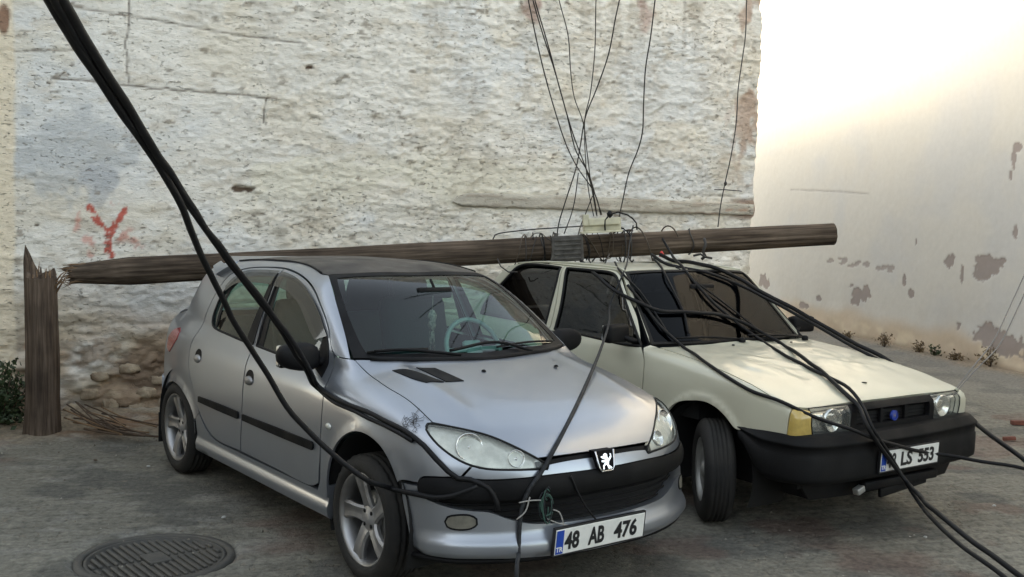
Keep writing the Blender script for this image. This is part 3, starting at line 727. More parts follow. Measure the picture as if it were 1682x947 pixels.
                Fc = [(i*(nv+1)+j, ((i+1) % nu)*(nv+1)+j, ((i+1) % nu)*(nv+1)+j+1, i*(nv+1)+j+1) for i in range(nu) for j in range(nv)]
                if s < 0: pass
                mesh_obj('mirror_housing', sp, Fc if s > 0 else [f[::-1] for f in Fc], 'black_gloss' if False else 'black_plastic', mh)
                cap = [(x+.004 if x > -.56 else x, y, z+.004) for x, y, z in sp]
                tube('mirror_arm', [(-.53, s*.70, .955), (-.55, s*.76, .955), (-.56, s*.80, .965)], .024, 'black_plastic', mh, 8)
                V, Fc = box_data((-.588, s*.855, .985), (.004, .19, .11), .015); mesh_obj('mirror_glass', V, Fc, 'chrome', mh, smooth=False)
    # sills
    sl = sideXZ(F, [(-.287, .40), (-.31, .352), (-.46, .350), (-.9, .348), (-1.4, .348), (-1.71, .352), (-1.85, .39), (-1.97, .47), (-2.03, .43), (-2.01, .33), (-2.02, .235), (-1.2, .222), (-.29, .222)])
    def slm(p): return .016*sstep(.33, .28, p[:, 2])-.02*sstep(.245, .22, p[:, 2])
    for o in pobj('sill', patch(F, sl, SD, .002, thick=.06, mod=slm, step=.022), P, root, True): pass
    # side frame: pillars, cant rail and rear quarter in one pressing
    sf = [(-.447, -.707, .996), (-.386, -.699, .991), (-.343, -.68, .989), (-.455, -.644, 1.077), (-.566, -.614, 1.157), (-.675, -.585, 1.231), (-.781, -.553, 1.295), (-.931, -.501, 1.36), (-.98, -.515, 1.362), (-1.061, -.503, 1.376), (-1.221, -.48, 1.397), (-1.494, -.462, 1.407), (-1.695, -.47, 1.40), (-2.0, -.475, 1.388), (-2.22, -.45, 1.372), (-2.43, -.45, 1.27), (-2.62, -.50, 1.10), (-2.76, -.54, .98), (-2.86, -.58, .90)]
    sf = [tuple(v) for v in snap(F, sf)]+sideXZ(F, [(-2.86, .80), (-2.90, .66), (-2.90, .60), (-2.74, .565), (-2.70, .51)])+sideXZ(F, [a for a in archR[::-1] if a[1] > .30 and a[0] > -2.70])+sideXZ(F, [(-2.035, .42), (-1.97, .475)])+sideXZ(F, [(-2.003, .512), (-2.089, .612), (-2.165, .709), (-2.197, .822), (-2.195, .925), (-2.21, 1.05), (-2.188, 1.168), (-2.141, 1.247), (-2.058, 1.309), (-1.877, 1.351), (-1.61, 1.372), (-1.392, 1.376), (-1.186, 1.358), (-1.009, 1.324), (-.872, 1.278), (-.766, 1.226), (-.672, 1.174), (-.571, 1.102), (-.503, 1.03)])
    for o in pobj('side_frame', patch(F, sf, (0, -.88, .47), .0015, thick=.03, mod=lip), P, root, True): pass
    # roof
    rf = [(-.86, 0, 1.385), (-.88, -.2, 1.38), (-.905, -.40, 1.372), (-.94, -.50, 1.36), (-1.0, -.508, 1.365), (-1.061, -.50, 1.378), (-1.221, -.477, 1.398), (-1.494, -.459, 1.408), (-1.695, -.467, 1.402), (-2.0, -.472, 1.388), (-2.22, -.467, 1.372), (-2.25, -.2, 1.40), (-2.26, 0, 1.402)]
    pobj('roof', patch(F, sym(rf), (0, 0, 1), .002, thick=.03), 'black_vinyl', root)
    for s in (-1, 1):
        L = snap(F, [(x, y*-s, z) for x, y, z in rf[4:-2]]); L = L+gradn(F, L)*.003
        tube('roof_gutter', [tuple(v) for v in L], .006, 'rubber', root, 6, curve=.04)
    # windscreen
    ws = [(-.130, 0, .978), (-.15, -.153, .984), (-.228, -.461, .991), (-.336, -.669, .993), (-.455, -.644, 1.077), (-.566, -.614, 1.157), (-.675, -.585, 1.231), (-.781, -.553, 1.295), (-.936, -.50, 1.357), (-.905, -.40, 1.368), (-.88, -.2, 1.378), (-.862, 0, 1.381)]
    wi = [(-.185, 0, 1.0), (-.20, -.153, 1.003), (-.265, -.461, 1.01), (-.335, -.60, 1.02), (-.41, -.595, 1.062), (-.60, -.565, 1.20), (-.80, -.51, 1.312), (-.868, -.482, 1.342), (-.845, -.35, 1.358), (-.825, -.2, 1.364), (-.812, 0, 1.366)]
    FW = (.6, 0, .8)
    wo = pobj('windscreen', patch(F, sym(wi), FW, -.004, -.004, 0, step=.04), 'clear_glass', root)
    pobj('windscreen_surround', patch(F, sym(ws), FW, .001, -.001, .015, holes=[sym(wi)]), 'black_plastic', wo)
    L = snap(F, sym([(-.118, 0, .97), (-.135, -.153, .978), (-.213, -.461, .985), (-.29, -.60, .989)])[0:4]+[(-.118, .001, .97)][:0]); L = [tuple(v) for v in L]
    L[0] = (L[0][0]-.008, L[0][1], L[0][2]); full = [(x, y, z+.002) for x, y, z in reversed(L)]+[(x, -y, z+.004) for x, y, z in L[1:]]
    tube('cowl_strip', full, .013, 'black_plastic', root, 8, curve=.04)
    for (a, b, c) in (((-.155, -.16, 1.0), (-.25, -.42, 1.035), (-.30, -.575, 1.035)), ((-.16, .30, 1.0), (-.225, .12, 1.045), (-.19, -.20, 1.03))):
        pts = snap(F, [a, b, c]); n = gradn(F, pts); pts = [tuple(v) for v in pts+n*.014]
        wp = tube('wiper', pts, .008, 'black_plastic', root, 6, curve=.03)
        pts2 = snap(F, [b, c, tuple(2*np.array(c)-np.array(b))]) if False else None
    for (a, b) in (((-.245, -.30, 1.02), (-.325, -.60, 1.018)), ((-.20, .10, 1.03), (-.30, .56, 1.03))):
        pts = snap(F, [tuple(np.array(a)+(np.array(b)-np.array(a))*t) for t in np.linspace(0, 1, 8)]); pts = pts+gradn(F, pts)*.006
        tube('wiper_blade', [tuple(v) for v in pts], .006, 'rubber', root, 6)
    # tailgate, rear window, spoiler, rear bumper, tail lights
    BK = (-1, 0, .35)
    def back(pts):
        L = np.array(pts, float); o = np.column_stack([np.full(len(L), -4.6), L[:, 0], L[:, 1]]); return [tuple(v) for v in march(F, o, np.tile([1., 0, 0], (len(L), 1)))]
    tg = back([(0, .60), (-.48, .60), (-.60, .70), (-.62, .85), (-.60, .98), (-.56, 1.10), (-.50, 1.25), (-.44, 1.345), (0, 1.375)])
    rw = back([(0, 1.0), (-.50, 1.0), (-.47, 1.12), (-.41, 1.26), (-.36, 1.30), (0, 1.315)])
    tgo = pobj('tailgate', patch(F, sym(tg), BK, .002, thick=.03, holes=[sym(rw)]), P, root)
    pobj('rear_window', patch(F, sym(rw), BK, -.004, -.004, 0, step=.05), 'clear_glass', tgo)
    V, Fc = box_data((-2.30, 0, 1.375), (.20, 1.02, .030), .012, Matrix.Rotation(R(8), 3, 'Y')); mesh_obj('spoiler', V, Fc, P, tgo, smooth=False)
    for s in (-1, 1):
        L = snap(F, [(-2.10, -.565, 1.335), (-2.20, -.555, 1.338), (-2.40, -.50, 1.335), (-2.42, -.52, 1.29), (-2.25, -.585, 1.275)])
        d = patch(F, L, (0, -.88, .47), 0, .030, .045); pobj('spoiler_end', d if s < 0 else mir(d), P, tgo)
    rb = cylpts(F, -2.2, [(180-a, .58) for a in range(-52, 53, 6)])+cylpts(F, -2.2, [(180-a, .27) for a in range(52, -53, -6)])
    class CF(Frame):
        def uv(s, p): return np.column_stack([np.arctan2(p[:, 1], -(p[:, 0]+2.2))*-.7, p[:, 2]])
        def ray(s, q):
            a = -q[:, 0]/.7; dd = np.column_stack([-np.cos(a), np.sin(a), 0*a]); o = np.column_stack([-2.2+0*a, 0*a, q[:, 1]])+dd*3.6; return o, -dd
    pobj('rear_bumper', patch(F, rb, CF(cyl=-2.2), .002, .012, .03, raw=True), P, root)
    tl = sideXZ(F, [(-2.58, .80), (-2.50, .86), (-2.50, .91), (-2.54, .93), (-2.66, .90), (-2.74, .84), (-2.72, .78), (-2.64, .76)])
    for o in pobj('tail_light', patch(F, tl, SD, .0, .004, .01), 'red_lens', root, True): pass
    # inside
    pobj('floor_pan', (np.array(box_data((-1.1, 0, .26), (3.4, 1.10, .05))[0]), box_data((-1.1, 0, .26), (3.4, 1.10, .05))[1], np.tile([0, 0, 1.], (8, 1))), 'dark_inside', root)
    box('engine_bay', (.10, 0, .48), (.78, 1.06, .42), 'dark_inside', root, 0)
    box('cabin_floor', (-1.17, 0, .42), (1.66, 1.50, .30), 'cabin_dark', root, 0)
    box('boot_floor', (-2.4, 0, .55), (.75, 1.06, .30), 'cabin_dark', root, 0)
    box('parcel_shelf', (-2.28, 0, .90), (.42, 1.10, .03), 'cabin_dark', root, 0)
    for s in (-1, 1):
        box('door_card', (-1.24, s*.735, .66), (1.46, .03, .42), 'cabin_dark', root, .01)
        box('bay_side', (-.15, s*.60, .80), (.44, .12, .16), 'dark_inside', root, 0)
    V, Fc = box_data((-.50, 0, .83), (.34, 1.28, .20), .06); mesh_obj('dashboard', V, Fc, 'cabin_dark', root)
    for s in (-1, 1):
        st_ = bpy.data.objects.new('front_seat', None); COL.objects.link(st_); st_.parent = root; st_.empty_display_size = .1
        V, Fc = box_data((-1.12, s*.36, .62), (.50, .50, .16), .06); mesh_obj('seat_cushion', V, Fc, 'seat_fabric', st_)
        V, Fc = box_data((-1.42, s*.36, .92), (.14, .45, .56), .07, Matrix.Rotation(R(-14), 3, 'Y')); mesh_obj('backrest', V, Fc, 'seat_fabric', st_)
        V, Fc = box_data((-1.50, s*.36, 1.235), (.09, .24, .16), .05, Matrix.Rotation(R(-10), 3, 'Y')); mesh_obj('headrest', V, Fc, 'seat_fabric', st_)
    V, Fc = box_data((-2.05, 0, .80), (.14, 1.25, .50), .06, Matrix.Rotation(R(-18), 3, 'Y')); mesh_obj('rear_seat', V, Fc, 'seat_fabric', root)
    M = Matrix.Translation((-.78, .36, .93)) @ Matrix.Rotation(R(64), 4, 'Y')
    stw = mesh_obj('steering_wheel', *xform(tube_data([(.185*math.cos(t), .185*math.sin(t), 0) for t in np.linspace(0, 2*math.pi, 33)[:-1]], .015, 8, True), M), 'wheel_grip', root)
    mesh_obj('wheel_hub', *xform(join_data([box_data((0, 0, -.01), (.12, .12, .04), .02), box_data((0, .1, 0), (.03, .16, .016), .005), box_data((0, -.1, 0), (.03, .16, .016), .005), box_data((.1, 0, 0), (.16, .03, .016), .005)]), M), 'wheel_grip', stw)
    V, Fc = box_data((-.66, 0, 1.275), (.03, .22, .06), .012); rv = mesh_obj('rear_view_mirror', V, Fc, 'black_plastic', root)
    tube('mirror_stem', [(-.66, 0, 1.30), (-.70, 0, 1.345)], .008, 'black_plastic', rv, 6)
    tube('hanging_cord', [(-.64, -.02, 1.26), (-.64, -.022, 1.17)], .002, 'ornament', rv, 5)
    V, Fc = lathe_data([(0, -.055), (.012, -.05), (.026, -.02), (.020, .0), (.028, .03), (.014, .06), (0, .065)], 10, 'z'); mesh_obj('hanging_ornament', [(a*.6-.64, b-.022, c+1.12) for a, b, c in V], Fc, 'ornament', rv)
    mesh_obj('ornament_tassel', *join_data([tube_data([(-.64+.01*math.sin(k), -.022+.01*math.cos(k*2), 1.07), (-.64+.016*math.sin(k*3), -.022+.018*math.cos(k*2), .96)], .003, 4) for k in range(8)]), 'ornament', rv)
    # wheels
    for x, s, st in ((0, -1, 0), (0, 1, 0), (-2.442, -1, 0), (-2.442, 1, 0)):
        wheel(root, x, s*.712, s, .298, .185, .212, 'alloy', st)
        liner(root, x+(.045 if x > -1 else .03), .33, .372 if x > -1 else .35, s*.53, s*.795, R(-25), R(205))
    for s in (-1, 1):
        V, Fc = box_data((-2.78, s*.72, .24), (.012, .15, .20), .004); mesh_obj('mud_flap', V, Fc, 'rubber', root, smooth=False)
    number_plate(root, (.800, -.052, .322), R(6), [('48', -.210, .082), ('AB', -.075, .092), ('476', .075, .140)])
    return root
hatch = build_hatchback()

# ------------------------------------------------------------------ cream saloon
def build_saloon():
    root = empty('parked_car', (1.76974, 6.28793, 0), -.961966, 'boxy cream saloon with dark tinted windows and a dented bonnet under black cables', 'car')
    F = F_B; P = 'cream_paint'; SD = (0, -1, 0)
    arch = [(-.335, .25), (-.338, .40), (-.318, .53), (-.275, .605), (-.20, .655), (-.103, .679), (.004, .689), (.093, .668), (.163, .630), (.222, .583)]
    def lip(p):
        r = np.hypot((p[:, 0]+.03)/.335, (p[:, 2]-.33)/.372)
        return .014*np.exp(-(np.maximum(r-1.03, 0)/.06)**2)*sstep(.30, .24, p[:, 0]-.06)
    def dent(p):
        x, y = p[:, 0], p[:, 1]
        a = 1.3*(fbm(x*3.2+5, y*4.5+x*1.5, 0, 3)-.5)
        b = np.abs(fbm(x*2.1+9, y*3.1-x*2, 3, 2)-.5)
        k = sstep(.48, .15, x)*sstep(.70, .5, np.abs(y))
        return (.024*a-.022*b)*k+.004*(fbm(x*5, y*5, 7, 2)-.5)
    hd = [(.622, 0, .752), (.614, -.39, .746), (.602, -.667, .743), (.570, -.737, .748), (.442, -.749, .778), (.256, -.727, .825), (.01, -.700, .866), (-.30, -.675, .908), (-.55, -.655, .940), (-.512, -.37, .943), (-.498, 0, .948)]
    hood = pobj('bonnet', patch(F, sym(hd), (.12, 0, 1), .0025, thick=.03, mod=dent, step=.02), P, root)
    for x, y in ((-.417, -.149), (-.404, .385)):
        V, Fc = lathe_data([(.010, 0), (.009, .006), (0, .008)], 10, 'z'); z = float(A0(F, x, y)); mesh_obj('washer_nozzle', [(a+x, b+y, c+z) for a, b, c in V], Fc, 'black_plastic', hood)
    V, Fc = lathe_data([(.018, 0), (.016, .003), (0, .004)], 14, 'z'); z = float(A0(F, .435, .028)); mesh_obj('bonnet_plug', [(a+.435, b+.028, c+z) for a, b, c in V], Fc, 'black_plastic', hood)
    ft = [(.575, -.748, .745), (.442, -.754, .779), (.256, -.732, .825), (.01, -.705, .866), (-.30, -.680, .908), (-.565, -.665, .938), (-.60, -.69, .935)]
    ff = sideXZ(F, [(-.595, .922), (-.545, .87), (-.526, .80), (-.524, .55), (-.524, .26), (-.34, .26)])
    fa = sideXZ(F, arch[1:])
    fb = sideXZ(F, [(.25, .573), (.367, .583), (.50, .583), (.555, .590)])+[(.566, -.780, .60), (.577, -.760, .738)]
    for o in pobj('fender', patch(F, ft+ff+fa+fb, (0, -.9, .42), .0022, thick=.015, mod=lip, step=.02, ostep=.01), P, root, True): pass
    # doors
    w1 = [(-1.497, .950), (-1.505, 1.109), (-1.550, 1.289), (-1.585, 1.362), (-1.326, 1.361), (-1.125, 1.357), (-1.045, 1.338), (-.905, 1.222), (-.775, 1.092), (-.615, .930), (-.747, .926), (-1.10, .940)]
    w2 = [(-1.612, .960), (-1.617, 1.09), (-1.632, 1.285), (-1.655, 1.362), (-1.876, 1.368), (-2.12, 1.36), (-2.175, 1.338), (-2.21, 1.284), (-2.32, 1.165), (-2.42, 1.05), (-2.44, .975), (-2.0, .968)]
    d1 = [(-.60, .918), (-.550, .868), (-.530, .80), (-.528, .55), (-.528, .27), (-1.0, .262), (-1.55, .262), (-1.555, .60), (-1.552, .95), (-1.562, 1.12), (-1.605, 1.29), (-1.632, 1.376), (-1.326, 1.374), (-1.10, 1.370), (-1.02, 1.348), (-.885, 1.232), (-.755, 1.104)]
    d2 = [(-1.559, .262), (-1.559, .60), (-1.556, .95), (-1.566, 1.12), (-1.609, 1.29), (-1.636, 1.376), (-1.876, 1.38), (-2.13, 1.373), (-2.20, 1.345), (-2.235, 1.284), (-2.345, 1.165), (-2.45, 1.05), (-2.475, .96), (-2.44, .75), (-2.30, .65), (-2.17, .48), (-2.13, .262)]
    for nm, D, W in (('f', d1, w1), ('r', d2, w2)):
        p = patch(F, sideXZ(F, D), SD, .0025, thick=.03, holes=[sideXZ(F, W)]); g = patch(F, sideXZ(F, W), SD, -.006, -.008, 0, step=.05)
        for s in (-1, 1):
            door = pobj('door', p if s < 0 else mir(p), P, root); pobj('door_window', g if s < 0 else mir(g), 'tint_glass', door)
            ol = smooth_outline(np.array(sideXZ(F, W)), F, .02); ol = ol-gradn(F, ol)*.001
            if s > 0: ol[:, 1] *= -1
            tube('window_seal', [tuple(v) for v in ol], .010, 'rubber', door, 6, closed=True)
            hx_ = -1.40 if nm == 'f' else -2.22
            q = sideXZ(F, [(hx_, .80)])[0]; box('door_handle', (hx_, (q[1]-.012)*(-s), .80), (.16, .02, .028), 'black_plastic', door, .006)
    # pillars and roof edge
    sf = [(-.60, -.69, .939), (-.597, -.686, .940), (-.808, -.621, 1.164), (-.926, -.582, 1.289), (-1.025, -.548, 1.366), (-1.10, -.52, 1.386), (-1.5, -.52, 1.398), (-2.0, -.52, 1.385), (-2.27, -.52, 1.36), (-2.45, -.56, 1.18), (-2.60, -.60, .985)]
    sf = [tuple(v) for v in snap(F, sf)]+sideXZ(F, [(-2.75, .93), (-3.30, .90), (-3.34, .60), (-2.85, .60), (-2.80, .45), (-2.70, .60), (-2.50, .66), (-2.44, .74), (-2.478, .96), (-2.455, 1.05), (-2.35, 1.165), (-2.24, 1.284), (-2.204, 1.35), (-2.13, 1.378), (-1.876, 1.385), (-1.632, 1.381), (-1.326, 1.379), (-1.10, 1.374), (-1.015, 1.352), (-.881, 1.235), (-.751, 1.107)])
    for o in pobj('side_frame', patch(F, sf, (0, -.88, .47), .001, thick=.03), P, root, True): pass
    rf = [(-1.0, 0, 1.383), (-1.0, -.211, 1.38), (-1.03, -.545, 1.366), (-1.10, -.522, 1.386), (-1.5, -.522, 1.398), (-2.0, -.522, 1.385), (-2.27, -.522, 1.36), (-2.28, 0, 1.375)]
    def rdent(p): return -.018*np.exp(-((p[:, 0]+1.75)/.35)**2-((p[:, 1])/.5)**2)
    roof = pobj('roof', patch(F, sym(rf), (0, 0, 1), .001, thick=.03, mod=rdent), P, root)
    for s in (-1, 1):
        L = snap(F, [(x, y*-s, z) for x, y, z in rf[2:-1]]); L = L+gradn(F, L)*.005; tube('roof_gutter', [tuple(v) for v in L], .008, P, root, 6, curve=.05)
    ws = [(-.513, 0, .947), (-.526, -.37, .943), (-.595, -.682, .938), (-.806, -.624, 1.164), (-.924, -.585, 1.289), (-1.02, -.550, 1.366), (-.988, -.211, 1.378), (-.985, 0, 1.38)]
    wi = [(-.53, 0, .96), (-.542, -.37, .957), (-.60, -.655, .957), (-.80, -.602, 1.164), (-.915, -.565, 1.279), (-.995, -.535, 1.347), (-.967, -.211, 1.362), (-.965, 0, 1.363)]
    FW = (.7, 0, .7)
    wo = pobj('windscreen', patch(F, sym(wi), FW, -.003, -.004, 0, step=.05), 'tint_screen', root)
    pobj('windscreen_surround', patch(F, sym(ws), FW, .001, .001, .015, holes=[sym(wi)]), 'rubber', wo)
    for (a, b, c) in (((-.50, -.012, .955), (-.535, -.25, .972), (-.575, -.50, .968)), ((-.515, .62, .945), (-.53, .40, .972), (-.53, .10, .970))):
        pts = snap(F, [a, b, c]); pts = pts+gradn(F, pts)*.016; wp = tube('wiper', [tuple(v) for v in pts], .007, 'black_plastic', root, 6, curve=.04)
        V, Fc = lathe_data([(.022, -.01), (.022, .012), (.012, .02), (0, .021)], 14, 'z'); mesh_obj('wiper_pivot', [(v[0]+pts[0][0]+.03, v[1]+pts[0][1], v[2]+pts[0][2]-.006) for v in V], Fc, 'black_plastic', wp)
    # front face
    fc = Frame((1, 0, 0))
    def front(pts, dx=0):
        L = np.array(pts, float); o = np.column_stack([np.full(len(L), 2.), L[:, 0], L[:, 1]]); return [tuple(v) for v in march(F, o, np.tile([-1., 0, 0], (len(L), 1)))]
    for s in (-1, 1):
        hl = [(-.375, .738), (-.375, .594), (-.655, .594), (-.672, .66), (-.664, .738)]
        am = [(-.668, .738), (-.676, .66), (-.659, .594), (-.742, .594), (-.738, .66), (-.732, .736)]
        A = patch(F, front(hl), fc, .002, .002, .012, step=.03); B = patch(F, front(hl), fc, .003, -.03, 0, step=.03); C = patch(F, [(.580, -.757, .736), (.568, -.777, .602), (.636, -.661, .596), (.642, -.677, .665), (.628, -.672, .736)], Frame((.72, -.7, 0)), .001, .002, .03, step=.03, corner=30)
        if s > 0: A, B, C = mir(A), mir(B), mir(C)
        h = pobj('headlight', A, 'lamp_glass', root); pobj('headlight_housing', B, 'reflector', h)
        V, Fc = lathe_data([(0, -.03), (.03, -.025), (.06, 0), (.063, 0), (.063, -.02)], 28, 'z'); M = Matrix.Translation((.640, s*.50, .665)) @ Matrix.Rotation(R(90), 4, 'Y'); mesh_obj('lamp_reflector', *xform((V, Fc), M), 'reflector', h)
        pobj('turn_signal', C, 'amber_lens' if s < 0 else 'cream_paint', root)
        ol = smooth_outline(np.array(front(hl)), F, .03); 
        if s > 0: ol[:, 1] *= -1
        tube('headlight_seal', [(v[0]+.001, v[1], v[2]) for v in ol], .004, 'rubber', h, 5, closed=True)
    go = front([(-.372, .738), (-.372, .594), (.372, .594), (.372, .738)]); gi = front([(-.33, .705), (-.33, .628), (.33, .628), (.33, .705)])
    g = pobj('grille', patch(F, go, fc, .001, .003, .03, holes=[gi]), 'black_plastic', root)
    pobj('grille_back', patch(F, gi, fc, 0, -.035, 0), 'dark_inside', g)
    for z in (.650, .668, .686): box('grille_bar', (.632+(z-.63)*-.05, 0, z), (.012, .66, .004), 'black_plastic', g, 0)
    for y in (-.11, .11): box('grille_divider', (.652, y, .666), (.02, .02, .078), 'black_plastic', g, .003)
    V, Fc = lathe_data([(0, .001), (.025, .001), (.027, 0), (.027, -.01)], 24, 'z'); M = Matrix.Translation((.664, 0, .655)) @ Matrix.Rotation(R(90), 4, 'Y')
    bg_ = mesh_obj('badge', *xform((V, Fc), M), 'blue_badge', g); mesh_obj('badge_rim', *xform(tube_data([(.027*math.cos(t), .027*math.sin(t), .004) for t in np.linspace(0, 2*math.pi, 25)[:-1]], .0018, 6, True), M), 'blue_badge', bg_)
    mesh_obj('badge_mark', *join_data([box_data((.6655, -.007, .655), (.002, .004, .024), 0), box_data((.6655, .007, .655), (.002, .004, .024), 0), box_data((.6655, 0, .655), (.002, .014, .004), 0)]), 'chrome', bg_, smooth=False)
    # bumper
    half = [(.245, -.805), (.33, -.818), (.45, -.825), (.58, -.818), (.668, -.792), (.712, -.75), (.738, -.68), (.752, -.55), (.762, -.35), (.768, 0)]
    pth = [(x, y) for x, y in half]+[(x, -y) for x, y in reversed(half[:-1])]
    pth = [tuple(v) for v in cat_curve([(x, y, 0) for x, y in pth], .03)]
    sec = [(.13, .604), (.045, .600), (.038, .597), (.006, .566), (0, .560), (0, .552), (.010, .545), (.012, .500), (.006, .494), (.006, .385), (.009, .364), (.028, .350), (.12, .337)]
    V = []; Fc = []; m = len(sec)
    for i, p in enumerate(pth):
        a = np.array(pth[min(i+1, len(pth)-1)])-np.array(pth[max(i-1, 0)]); a /= np.linalg.norm(a); nin = np.array([-a[1], a[0]]) 
        if nin[0]*(.2-p[0])+nin[1]*(0-p[1]) < 0: nin = -nin
        k = float(sstep(.22, .47, p[0])); zl = .53+(.337-.53)*k
        for (d, z) in sec:
            dd = min(d, .05+.08*float(sstep(.5, .72, p[0]))); zz = .603-(.603-z)*(.603-zl)/(.603-.337)
            V.append((p[0]+nin[0]*dd, p[1]+nin[1]*dd, zz+.004*math.sin(i*.13)))
    for i in range(len(pth)-1):
        for j in range(m-1): Fc.append((i*m+j, i*m+j+1, (i+1)*m+j+1, (i+1)*m+j))
    bp = mesh_obj('front_bumper', V, Fc, 'worn_plastic', root)
    V, Fc = box_data((.700, .02, .30), (.05, .66, .05), .01); mesh_obj('bumper_bracket', V, Fc, 'black_plastic', bp)
    V, Fc = box_data((.705, -.34, .285), (.04, .06, .035), .006, Matrix.Rotation(.3, 3, 'X')); mesh_obj('bent_bracket', V, Fc, 'steel_rim', bp)
    V, Fc = box_data((.705, .05, .262), (.02, .42, .05), .006, Matrix.Rotation(.08, 3, 'X')); mesh_obj('bracket_lip', V, Fc, 'black_plastic', bp)
    vl = front([(-.70, .34), (-.62, .24), (0, .225), (.62, .24), (.70, .34)]); pobj('front_valance', patch(F, vl, fc, 0, -.02, .02, corner=30), 'black_plastic', root)
    number_plate(root, (.778, -.008, .445), R(3), [('48', -.210, .078), ('LS', -.085, .10), ('553', .07, .145)])
    box('front_closing_panel', (.575, 0, .45), (.04, 1.42, .28), 'dark_inside', root, 0)
    # mirrors
    for s in (-1, 1):
        mh = bpy.data.objects.new('wing_mirror', None); COL.objects.link(mh); mh.parent = root; mh.empty_display_size = .1
        V, Fc = box_data((-.72, s*.865, 1.005), (.07, .19, .115), .025, Matrix.Rotation(-s*.15, 3, 'Z')); mesh_obj('mirror_housing', V, Fc, 'black_plastic', mh)
        tube('mirror_arm', [(-.66, s*.73, .955), (-.69, s*.78, .965), (-.71, s*.82, .985)], .018, 'black_plastic', mh, 8)
        V, Fc = box_data((-.758, s*.868, 1.005), (.004, .165, .095), .01, Matrix.Rotation(-s*.15, 3, 'Z')); mesh_obj('mirror_glass', V, Fc, 'chrome', mh, smooth=False)
    # rear
    def back(pts):
        L = np.array(pts, float); o = np.column_stack([np.full(len(L), -4.9), L[:, 0], L[:, 1]]); return [tuple(v) for v in march(F, o, np.tile([1., 0, 0], (len(L), 1)))]
    rw = back([(0, 1.02), (-.56, 1.02), (-.50, 1.33), (0, 1.35)])
    pobj('rear_window', patch(F, sym(rw), (-.8, 0, .6), 0, -.002, .01, step=.05), 'tint_glass', root)
    bt = snap(F, [(-2.66, 0, .97), (-2.64, -.62, .97), (-2.9, -.70, .95), (-3.28, -.72, .93), (-3.31, 0, .93)]); bt = [tuple(v) for v in bt]; bt[0] = (bt[0][0], 0, bt[0][2]); bt[-1] = (bt[-1][0], 0, bt[-1][2])
    pobj('boot_lid', patch(F, sym(bt), (0, 0, 1), .002, thick=.03), P, root)
    rp = back([(0, .90), (-.70, .90), (-.72, .55), (0, .55)]); pobj('rear_panel', patch(F, sym(rp), (-1, 0, 0), 0, 0, .03), P, root)
    box('rear_bumper', (-3.38, 0, .45), (.12, 1.60, .20), 'black_plastic', root, .03)
    for s in (-1, 1):
        t = back([(-.50, .85), (-.69, .85), (-.70, .66), (-.50, .66)]); d = patch(F, t, (-1, 0, 0), 0, .004, .01); pobj('tail_light', d if s < 0 else mir(d), 'red_lens', root)
    # inside
    box('engine_bay', (.12, 0, .47), (.86, 1.08, .50), 'dark_inside', root, 0)
    for s in (-1, 1): box('bay_side', (-.30, s*.62, .70), (.30, .16, .30), 'dark_inside', root, 0)
    box('cabin_floor', (-1.35, 0, .42), (1.70, 1.50, .30), 'cabin_dark', root, 0)
    box('boot_floor', (-2.75, 0, .58), (1.1, 1.06, .55), 'dark_inside', root, 0)
    V, Fc = box_data((-.72, 0, .80), (.40, 1.36, .20), .05); mesh_obj('dashboard', V, Fc, 'cabin_dark', root)
    for s in (-1, 1):
        st_ = bpy.data.objects.new('front_seat', None); COL.objects.link(st_); st_.parent = root; st_.empty_display_size = .1
        V, Fc = box_data((-1.35, s*.36, .62), (.50, .50, .16), .06); mesh_obj('seat_cushion', V, Fc, 'seat_fabric', st_)
        V, Fc = box_data((-1.62, s*.36, .90), (.14, .50, .56), .06, Matrix.Rotation(R(-14), 3, 'Y')); mesh_obj('backrest', V, Fc, 'seat_fabric', st_)
    V, Fc = box_data((-2.25, 0, .80), (.14, 1.25, .45), .06, Matrix.Rotation(R(-18), 3, 'Y')); mesh_obj('rear_seat', V, Fc, 'seat_fabric', root)
    V, Fc = box_data((-.86, 0, 1.265), (.03, .22, .05), .012); mesh_obj('rear_view_mirror', V, Fc, 'black_plastic', root)
    M = Matrix.Translation((-.98, .36, .90)) @ Matrix.Rotation(R(64), 4, 'Y'); mesh_obj('steering_wheel', *xform(tube_data([(.185*math.cos(t), .185*math.sin(t), 0) for t in np.linspace(0, 2*math.pi, 33)[:-1]], .013, 8, True), M), 'rubber', root)
    for x, s in ((0, -1), (0, 1), (-2.49, -1), (-2.49, 1)):
        wheel(root, x, s*(.72 if x > -1 else .70), s, .292, .165, .176, 'steel', R(-36) if x > -1 else 0, 'rib')
        liner(root, x-.02, .31, .375, s*.50, s*.785, R(-25), R(205))
    return root
def A0(F, x, y):
    return march(F, np.array([[x, y, 3.]]), np.array([[0, 0, -1.]]))[0][2]
saloon = build_saloon()

